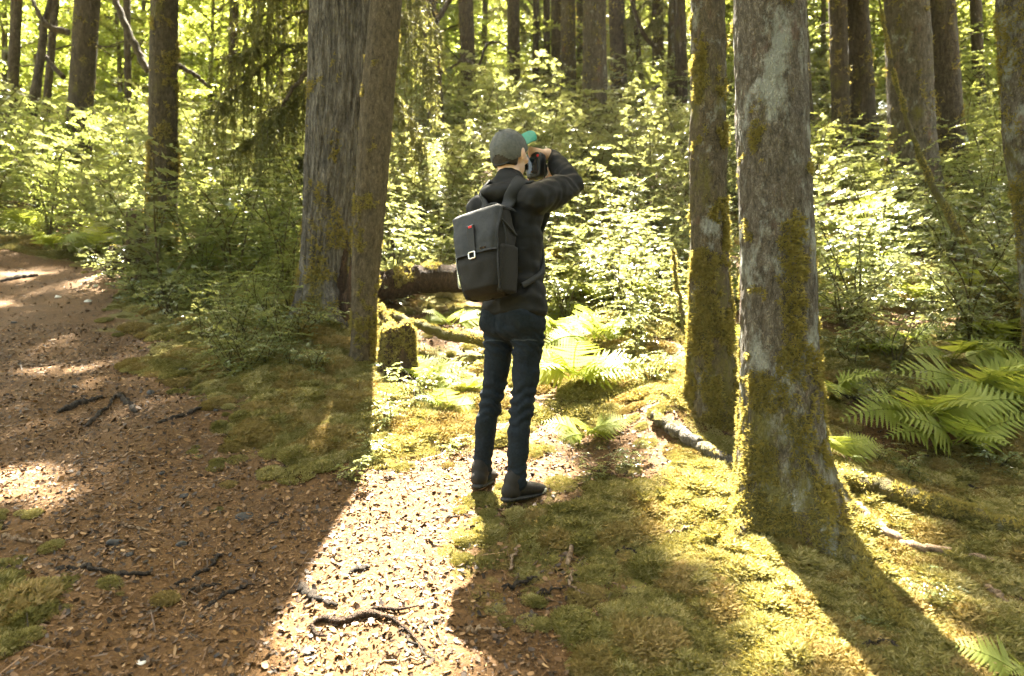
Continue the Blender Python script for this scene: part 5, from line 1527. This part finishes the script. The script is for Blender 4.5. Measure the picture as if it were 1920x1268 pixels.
# cap and hair
pitch = math.radians(40)
CF = FW * math.cos(pitch) + UP * math.sin(pitch); CU = UP * math.cos(pitch) - FW * math.sin(pitch)
CC = HEAD + UP * 0.010 - FW * 0.002
th = np.linspace(0, 2 * math.pi, 73)[:-1]; ph = np.linspace(-0.16, math.pi / 2, 22)
Tm, Pm = np.meshgrid(th, ph)
rr_ = 1 + 0.035 * np.abs(np.cos(Tm * 3)) ** 0.3 - 0.035 + 0.02 * noise(np.cos(Tm) * 3, np.sin(Tm) * 3, Pm * 4, 77) * (Pm < 1.3)
sx, sf, su = 0.089 * rr_, 0.107 * rr_, 0.112 * rr_
CV = CC + (np.cos(Pm) * np.cos(Tm) * sx)[..., None] * RT + (np.cos(Pm) * np.sin(Tm) * sf)[..., None] * CF + (np.sin(Pm) ** 1.0 * su)[..., None] * CU
n_, s_ = CV.shape[:2]
i, j = np.meshgrid(np.arange(n_ - 1), np.arange(s_), indexing='ij'); j2 = (j + 1) % s_
CFc = np.stack([i * s_ + j, i * s_ + j2, (i + 1) * s_ + j2, (i + 1) * s_ + j], -1).reshape(-1, 4)
cen = CV.reshape(-1, 3)[CFc].mean(1) - CC
ca, cu = np.arctan2(cen @ RT, -(cen @ CF)), (cen @ CU) / 0.112
CFc = CFc[~((np.abs(ca) < 0.42) & (cu < 0.30 * np.sqrt(np.maximum(0, 1 - (ca / 0.42) ** 2))) & (cu > -0.05))]      # the opening above the strap
inner = CC + (CV - CC) * 0.965
cap = link('cap', Geo().add(CV.reshape(-1, 3), CFc).add(inner.reshape(-1, 3), CFc[:, ::-1]).mesh('cap', M['cap']), person)
G = Geo()
for sgn, off_ in ((1, 0.0), (-1, -0.004)):
    a = np.linspace(-1.05, 1.05, 25); t = np.linspace(0, 1, 9)
    A, T_ = np.meshgrid(a, t)
    base_ = CC + (np.sin(A) * 0.088)[..., None] * RT + (np.cos(A) * 0.105)[..., None] * CF + CU * (0.004 + off_)
    ext = (T_ * 0.125 * np.cos(A * 0.75))[..., None] * CF + (T_ * np.sin(A) * 0.006)[..., None] * RT + ((T_ * 0.012 - 0.030 * np.abs(np.sin(A)) ** 2 * T_ - 0.008 * T_ ** 2))[..., None] * CU
    V_ = (base_ + ext).reshape(-1, 3)
    i, j = np.meshgrid(np.arange(8), np.arange(24), indexing='ij')
    f = np.stack([i * 25 + j, i * 25 + j + 1, (i + 1) * 25 + j + 1, (i + 1) * 25 + j], -1).reshape(-1, 4)
    G.add(V_, f if sgn > 0 else f[:, ::-1])
link('brim', G.mesh('brim', M['cap_teal']), cap)
G = Geo(); ell(G, CC + CU * 0.112, (0.008, 0.008, 0.005)); link('button', G.mesh('button', M['cap']), cap)
G = Geo()
a = np.linspace(-0.55, 0.55, 17)
arc = [CC - CF * 0.1085 * math.cos(q) + RT * 0.091 * math.sin(q) - CU * 0.012 for q in a]
tube(G, np.array(arc), 0.006, 8); link('strap', G.mesh('strap', M['pack']), cap)
HG = Geo()
for q in np.linspace(-1.15, 1.15, 15):
    for w in np.linspace(-0.066, -0.005, 5):
        k = math.sqrt(max(0.05, 1 - (w / 0.118) ** 2))
        ell(HG, HEAD - FW * 0.090 * k * math.cos(q) + RT * 0.074 * k * math.sin(q) + UP * (w + 0.012), (0.013, 0.013, 0.016))
link('hair', volume(HG, 0.005, 2, M['hair'], 'hair'), person)

# shoes
for nm, c, t, lift in (('shoe', ANL, TOEL, 0.012), ('shoe', ANR, TOER, 0.0)):
    zg = gz(PO[0] + c[0], PO[1] + c[1]) - PO[2] + 0.012
    b = loc3(c[0], c[1], zg)
    sd = unit(np.cross(t, UP)); fr = (sd, t, UP)
    G = Geo()
    ell(G, b + UP * 0.045 - t * 0.035, (0.041, 0.050, 0.048), fr); ell(G, b + UP * 0.085 - t * 0.012, (0.046, 0.054, 0.065), fr)
    for q in np.linspace(0, 1, 8):
        ell(G, b + t * (0.02 + 0.13 * q) + UP * (0.052 - 0.020 * q), (0.041 + 0.006 * math.sin(q * 3.1), 0.04, 0.045 - 0.017 * q), fr)
    sh = link('shoe', volume(G, 0.006, 3, M['shoe'], 'shoe'), person)
    G = Geo()
    for q in np.linspace(0, 1, 14):
        ell(G, b + t * (-0.065 + 0.245 * q) + UP * 0.012, (0.034 + 0.013 * math.sin(min(1, q * 1.15) * 3.0), 0.024, 0.014), fr)
    link('sole', volume(G, 0.005, 2, M['rubber'], 'sole'), sh)
    G = Geo(); ell(G, b + t * 0.150 + UP * 0.030, (0.042, 0.040, 0.028), fr); link('toe_cap', volume(G, 0.005, 2, M['shoe'] if t is TOEL else M['shoe_white'], 'toe_cap'), sh)
    for q in range(4):
        G = Geo(); p = b + t * (0.045 + 0.020 * q) + UP * (0.093 - 0.010 * q)
        tube(G, bez([p - sd * 0.028 - UP * 0.010, p + UP * 0.003, p + sd * 0.028 - UP * 0.010], 7), 0.0028, 6); link('lace', G.mesh('lace', M['shoe_white']), sh)

# backpack
roll = math.radians(8.0)
PC = loc3(-0.062, -0.158, 1.135)
PU = UP * math.cos(roll) - RT * math.sin(roll) ; PR = RT * math.cos(roll) + UP * math.sin(roll); PB = -FW
PU = unit(PU + PB * -0.04); PR = unit(PR)
pack = empty('backpack', tuple(PO + PC)); tag(pack, 'charcoal flap backpack with a steel buckle on the person\'s back', 'backpack')
def pk(a, b, c):
    return PR * a + PB * b + PU * c
def loft(rows, seg=48, ex=4.5, lump=0.0035, seed=0, arc=None, inset=0.0):
    """rows (height, half width, half depth, depth offset) as rounded boxes; closed at both ends"""
    rows = np.array(rows, float)
    t = np.arange(seg) / seg * 2 * math.pi
    c, s = np.cos(t), np.sin(t)
    ux, uy = np.sign(c) * np.abs(c) ** (2 / ex), np.sign(s) * np.abs(s) ** (2 / ex)
    V = []
    for h, hw, hd, off in rows:
        k = 1 + 0.0 * t
        x, y = ux * hw, uy * hd + off
        V.append(x[:, None] * PR + y[:, None] * PB + h * PU)
    V = np.array(V)
    bul = 0.014 * np.clip(s, 0, 1) ** 0.5 * (1 - np.abs(ux) ** 2)
    V = V + (bul[None, :] * np.clip(rows[:, 1] / rows[:, 1].max(), 0, 1)[:, None])[..., None] * PB * (lump > 0.006)
    V = V + lump * unit(V - V.mean(1, keepdims=True)) * noise(V[..., 0] * 16, V[..., 1] * 16, V[..., 2] * 13, seed)[..., None]
    n = len(rows)
    i, j = np.meshgrid(np.arange(n - 1), np.arange(seg), indexing='ij'); j2 = (j + 1) % seg
    f = np.stack([i * seg + j, i * seg + j2, (i + 1) * seg + j2, (i + 1) * seg + j], -1).reshape(-1, 4)
    return V.reshape(-1, 3), f
def rows_between(keys, n):
    keys = np.array(keys, float)
    h = np.linspace(keys[0, 0], keys[-1, 0], n)
    return np.stack([h] + [np.interp(h, keys[:, 0], keys[:, k]) for k in (1, 2, 3)], -1)
bag_keys = [(h * 0.93, w_ * (0.90 if h < -0.1 else 0.97), d_, o_ + (0.012 if -0.19 < h < -0.03 else 0)) for h, w_, d_, o_ in [(-0.222, 0.010, 0.010, -0.01), (-0.220, 0.085, 0.050, -0.01), (-0.208, 0.108, 0.068, -0.005), (-0.18, 0.118, 0.078, 0), (-0.06, 0.132, 0.086, 0.0), (0.06, 0.139, 0.084, 0.0), (0.15, 0.139, 0.076, -0.004), (0.185, 0.134, 0.070, -0.008), (0.195, 0.12, 0.055, -0.01), (0.198, 0.01, 0.01, -0.01)]]
V, f = loft(rows_between(bag_keys, 70), 72, 3.2, 0.010, 5)
bag = link('bag', Geo().add(V, f).mesh('bag', M['pack_low']), pack)
# flap: over the top and down the outer face
hs = np.linspace(0, 1, 26); ws = np.linspace(-1, 1, 29)
def flap_pt(s, w, off):
    # s runs from the back edge on top over the top edge and down the face
    s_top = 0.24
    if s < s_top:
        q = s / s_top; h = 0.190; b = -0.060 + 0.122 * q; hw = 0.138 - 0.002 * q
        if q > 0.8: h -= 0.010 * ((q - 0.8) / 0.2) ** 2
    else:
        q = (s - s_top) / (1 - s_top); h = 0.180 - 0.195 * q; b = 0.066 + 0.026 * min(1, q * 1.4); hw = 0.140 - 0.030 * q ** 1.2
    x = hw * w
    edge = max(0, (abs(w) - 0.82) / 0.18)
    if s < s_top: h -= 0.018 * edge ** 2
    else: b -= 0.020 * edge ** 2
    if abs(w) < 0.35 and s > 0.9: pass
    b += 0.012 * (1 - w * w)
    return pk(x, b + off + 0.006 * float(noise(x * 14, h * 14, 3, 8)) + 0.002 * float(noise(x * 45, h * 45, 3, 9)), h + (off if s < s_top else 0))
FV = np.array([[flap_pt(s, w, 0.006) for w in ws] for s in hs]); FV2 = np.array([[flap_pt(s, w, 0.0) for w in ws] for s in hs])
i, j = np.meshgrid(np.arange(25), np.arange(28), indexing='ij')
ff = np.stack([i * 29 + j, i * 29 + j + 1, (i + 1) * 29 + j + 1, (i + 1) * 29 + j], -1).reshape(-1, 4)
border = [k for k in range(29)] + [k * 29 + 28 for k in range(1, 26)] + [25 * 29 + k for k in range(27, -1, -1)] + [k * 29 for k in range(24, 0, -1)]
nb = len(border); off2 = 26 * 29
allv = np.concatenate([FV.reshape(-1, 3), FV2.reshape(-1, 3)])
rim = np.array([(border[k], border[(k + 1) % nb], border[(k + 1) % nb] + off2, border[k] + off2) for k in range(nb)])
flap = link('flap', Geo().add(allv, np.concatenate([ff, ff[:, ::-1] + off2, rim])).mesh('flap', M['pack']), pack)
def box_on(G, cen, hu, hv, hn, bev=0.25):
    """small bevelled plate: half axes as vectors"""
    v = []
    for sx_, sy_, sz_ in ((-1, -1, 0), (1, -1, 0), (1, 1, 0), (-1, 1, 0)):
        v.append(cen + sx_ * hu + sy_ * hv - hn)
    for sx_, sy_ in ((-1, -1), (1, -1), (1, 1), (-1, 1)):
        v.append(cen + sx_ * hu + sy_ * hv + hn * (1 - bev))
    for sx_, sy_ in ((-1, -1), (1, -1), (1, 1), (-1, 1)):
        v.append(cen + sx_ * (hu - unit(hu) * np.linalg.norm(hn) * bev) + sy_ * (hv - unit(hv) * np.linalg.norm(hn) * bev) + hn)
    f = [(3, 2, 1, 0), (8, 9, 10, 11)]
    for k in range(4):
        f.append((k, (k + 1) % 4, (k + 1) % 4 + 4, k + 4)); f.append((k + 4, (k + 1) % 4 + 4, (k + 1) % 4 + 8, k + 8))
    G.add(np.array(v), np.array(f))
G = Geo(); box_on(G, pk(0, 0.108, 0.052), PR * 0.019, PU * 0.062, PB * 0.005); strap = link('closure_strap', G.mesh('closure_strap', M['webbing'], smooth=False), flap)
G = Geo(); box_on(G, pk(0.002, 0.1135, 0.106), PR * 0.009, PU * 0.0045, PB * 0.0015); link('logo_tag', G.mesh('logo_tag', M['red'], smooth=False), strap)
G = Geo(); box_on(G, pk(0.058, 0.107, 0.0), PR * 0.016, PU * 0.004, PB * 0.0012); link('logo_tag', G.mesh('logo_tag', M['rotten'], smooth=False), flap)
G = Geo()
ring = [pk(a, 0.115, -0.022 + b) for a, b in ((-0.017, -0.014), (0.017, -0.014), (0.017, 0.014), (-0.017, 0.014))]
pts = []
for k in range(4):
    a, b = ring[k], ring[(k + 1) % 4]
    pts += [a + (b - a) * q for q in (0.12, 0.3, 0.5, 0.7, 0.88)]
pts.append(pts[0]); tube(G, np.array(pts), 0.0036, 8, cap=False)
link('buckle', G.mesh('buckle', M['steel']), pack)
G = Geo(); box_on(G, pk(0, 0.104, -0.055), PR * 0.012, PU * 0.040, PB * 0.004); link('lower_strap', G.mesh('lower_strap', M['pack_low'], smooth=False), pack)
for sx_ in (-1, 1):
    G = Geo(); tube(G, bez([pk(sx_ * 0.112, 0.066, 0.10), pk(sx_ * 0.116, 0.074, 0.02), pk(sx_ * 0.110, 0.080, -0.08), pk(sx_ * 0.098, 0.066, -0.185)], 20), 0.0032, 6); link('seam', G.mesh('seam', M['pack']), pack)
    G = Geo(); tube(G, bez([pk(sx_ * 0.134, 0.052, 0.12), pk(sx_ * 0.138, 0.0, 0.085), pk(sx_ * 0.134, -0.05, 0.06)], 12), 0.005, 6); link('side_strap', G.mesh('side_strap', M['webbing']), pack)
G = Geo(); tube(G, bez([pk(0.126, 0.05, 0.15), pk(0.136, 0.036, 0.05), pk(0.128, 0.04, -0.02)], 14), 0.0028, 6); link('zip', G.mesh('zip', M['webbing']), pack)
# side pockets
for s in (-1, 1):
    V, f = loft(rows_between([(-0.205, 0.01, 0.02, 0), (-0.20, 0.022, 0.060, 0), (-0.10, 0.026, 0.068, 0.0), (0.0, 0.026, 0.066, 0.0), (0.012, 0.024, 0.062, 0), (0.013, 0.012, 0.05, 0)], 24), 32, 3.0, 0.003, 9 + s)
    hh = np.clip((np.repeat(np.linspace(-0.205, 0.013, 24), 32) + 0.205) / 0.218, 0, 1)
    V = V + PR * (s * (0.088 + 0.026 * hh))[:, None]
    link('side_pocket', Geo().add(V, f).mesh('side_pocket', M['pack_low']), pack)
def band(G, pts, out, width, thick):
    pts = np.asarray(pts, float); out = unit(np.asarray(out, float))
    T = unit(np.gradient(pts, axis=0)); W = unit(np.cross(T, out)); O = np.cross(W, T)
    n = len(pts)
    prof = [(-1, 0), (-0.92, 1), (0.92, 1), (1, 0), (0.92, -0.6), (-0.92, -0.6)]
    V = np.stack([pts + W * (a * np.broadcast_to(np.asarray(width), (n,)) / 2)[:, None] + O * (b * thick) for a, b in prof], 1)
    i, j = np.meshgrid(np.arange(n - 1), np.arange(6), indexing='ij'); j2 = (j + 1) % 6
    f = np.stack([i * 6 + j, i * 6 + j2, (i + 1) * 6 + j2, (i + 1) * 6 + j], -1).reshape(-1, 4)
    G.add(V.reshape(-1, 3), f)
TC = loc3(0.042, 0.01, 0)
for s in (-1, 1):
    raw = [RT * s * 0.060 - FW * 0.155 + UP * 1.315, RT * s * 0.078 - FW * 0.115 + UP * 1.40, RT * s * 0.090 - FW * 0.03 + UP * 1.50, RT * s * 0.098 + FW * 0.06 + UP * 1.46, RT * s * 0.115 + FW * 0.13 + UP * 1.34, RT * s * 0.135 + FW * 0.13 + UP * 1.20, RT * s * 0.185 + FW * 0.04 + UP * 1.08, RT * s * 0.135 - FW * 0.10 + UP * 0.99]
    path_ = bez([TC + p for p in raw], 48)
    pts, outs = [], []
    for k, p in enumerate(path_):
        hit, nn, _, dist = kb.find_nearest(Vector(p))
        if hit is not None and 3 < k < 44:
            pts.append(np.array(hit) + np.array(nn) * 0.007); outs.append(np.array(nn))
        else:
            pts.append(p); outs.append(outs[-1] if outs else unit(-FW + UP * 0.7))
    pts, outs = np.array(pts), np.array(outs)
    for _ in range(4):
        pts[1:-1] = (pts[:-2] + 2 * pts[1:-1] + pts[2:]) / 4; outs[1:-1] = (outs[:-2] + 2 * outs[1:-1] + outs[2:]) / 4
    # keep the band clear of the pack's own origin
    G = Geo(); band(G, pts - PC, outs, 0.062 - 0.036 * sstep(26, 34, np.arange(len(pts))), 0.008); link('shoulder_strap', G.mesh('shoulder_strap', M['webbing']), pack)
G = Geo(); tube(G, bez([pk(-0.045, -0.050, 0.195), pk(-0.035, -0.055, 0.238), pk(0.035, -0.055, 0.238), pk(0.045, -0.050, 0.195)], 18), 0.0065, 8); link('carry_handle', G.mesh('carry_handle', M['pack']), pack)

# water bottle in the side pocket
bt = empty('water_bottle', tuple(PO + PC + PR * -0.146 + PB * 0.0 + PU * -0.03)); tag(bt, 'clear plastic water bottle in the backpack\'s side pocket', 'bottle')
zs_ = [(-0.10, 0.010), (-0.098, 0.028), (-0.08, 0.031), (-0.02, 0.031), (-0.01, 0.029), (0.0, 0.031), (0.05, 0.031), (0.085, 0.026), (0.105, 0.014), (0.115, 0.0125)]
G = Geo(); tube(G, np.array([PU * z for z, r in zs_]), [r for z, r in zs_], 24); link('flask', G.mesh('flask', M['plastic']), bt)
G = Geo(); tube(G, np.array([PU * z for z in (0.112, 0.114, 0.132, 0.134)]), [0.012, 0.015, 0.015, 0.012], 20); link('lid', G.mesh('lid', M['stone_white']), bt)

# the hand camera, held upright
cam_o = empty('hand_camera', tuple(PO + CAMC)); tag(cam_o, 'black camera held upright to the person\'s face', 'camera')
def cbox(cen, hw, hh, hd, ex=5, seg=32, rows=9):
    t = np.arange(seg) / seg * 2 * math.pi
    ux, uz = np.sign(np.cos(t)) * np.abs(np.cos(t)) ** (2 / ex), np.sign(np.sin(t)) * np.abs(np.sin(t)) ** (2 / ex)
    V = []
    for q in (-1, -1, -0.92, -0.75, 0, 0.75, 0.92, 1, 1):
        V.append(q)
    sc = (0.02, 0.88, 0.97, 1, 1, 1, 0.97, 0.88, 0.02)
    P = np.array([cen + (ux * hw * k)[:, None] * RT + (uz * hh * k)[:, None] * UP + FW * (hd * q) for q, k in zip(V, sc)])
    n = len(P)
    i, j = np.meshgrid(np.arange(n - 1), np.arange(seg), indexing='ij'); j2 = (j + 1) % seg
    f = np.stack([i * seg + j, i * seg + j2, (i + 1) * seg + j2, (i + 1) * seg + j], -1).reshape(-1, 4)
    return P.reshape(-1, 3), f
Z3 = np.zeros(3)
G = Geo(); G.add(*cbox(Z3, 0.042, 0.066, 0.026)); G.add(*cbox(UP * 0.050 + FW * 0.018, 0.038, 0.018, 0.024)); G.add(*cbox(-RT * 0.044, 0.016, 0.026, 0.024))
cb = link('camera_body', G.mesh('camera_body', M['cam_black']), cam_o)
G = Geo(); G.add(*cbox(-FW * 0.027 - UP * 0.006 + RT * 0.004, 0.027, 0.040, 0.002, 10)); link('screen', G.mesh('screen', M['screen']), cb)
G = Geo(); G.add(*cbox(-FW * 0.029 - RT * 0.046, 0.010, 0.017, 0.006, 4)); link('eyepiece', G.mesh('eyepiece', M['rubber']), cb)
G = Geo(); ell(G, -FW * 0.028 + UP * 0.043 + RT * 0.031, (0.007, 0.004, 0.007)); link('record_button', G.mesh('record_button', M['red']), cb)
for a, b in ((0.018, 0.050), (-0.010, 0.052), (0.020, -0.053), (-0.008, -0.054)):
    G = Geo(); ell(G, -FW * 0.027 + UP * b + RT * a, (0.004, 0.002, 0.004)); link('control_button', G.mesh('control_button', M['rubber']), cb)
zl = [(0.02, 0.030), (0.03, 0.033), (0.045, 0.033), (0.046, 0.0345), (0.070, 0.0345), (0.071, 0.033), (0.090, 0.033), (0.092, 0.036), (0.120, 0.039), (0.121, 0.034), (0.100, 0.031)]
G = Geo(); tube(G, np.array([FW * z for z, r in zl]), [r for z, r in zl], 32); link('lens', G.mesh('lens', M['cam_black']), cam_o)
G = Geo(); tube(G, bez([RT * 0.040 + UP * 0.055, RT * 0.065 + UP * 0.02 - FW * 0.01, RT * 0.05 - UP * 0.09, -RT * 0.01 - UP * 0.16 + FW * 0.02, -RT * 0.06 - UP * 0.12 + FW * 0.01, -RT * 0.035 - UP * 0.060], 26), 0.003, 6); link('neck_strap', G.mesh('neck_strap', M['rubber']), cam_o)

# ------------------------------------------------------------------ faint haze volume added to lift the dark tones
def build_haze():
    m, nt, out = nodes_of('haze')
    v = nt.nodes.new('ShaderNodeVolumePrincipled')
    v.inputs['Color'].default_value = (1.0, 0.98, 0.92, 1)
    v.inputs['Density'].default_value = HAZE
    v.inputs['Anisotropy'].default_value = 0.3
    nt.links.new(v.outputs[0], out.inputs['Volume'])
    x0, x1, y0, y1, z0, z1 = -80, 80, -40, 95, -16, 46
    V = [(x, y, z) for x in (x0, x1) for y in (y0, y1) for z in (z0, z1)]
    F_ = [(0, 1, 3, 2), (4, 6, 7, 5), (0, 4, 5, 1), (2, 3, 7, 6), (0, 2, 6, 4), (1, 5, 7, 3)]
    o = link('haze', Geo().add(np.array(V, float), np.array(F_)).mesh('haze', m, smooth=False))
    tag(o, 'thin pale haze added to lift the dark tones', 'haze', kind='stuff')
HAZE = 0.0003
build_haze()

settle_labels()
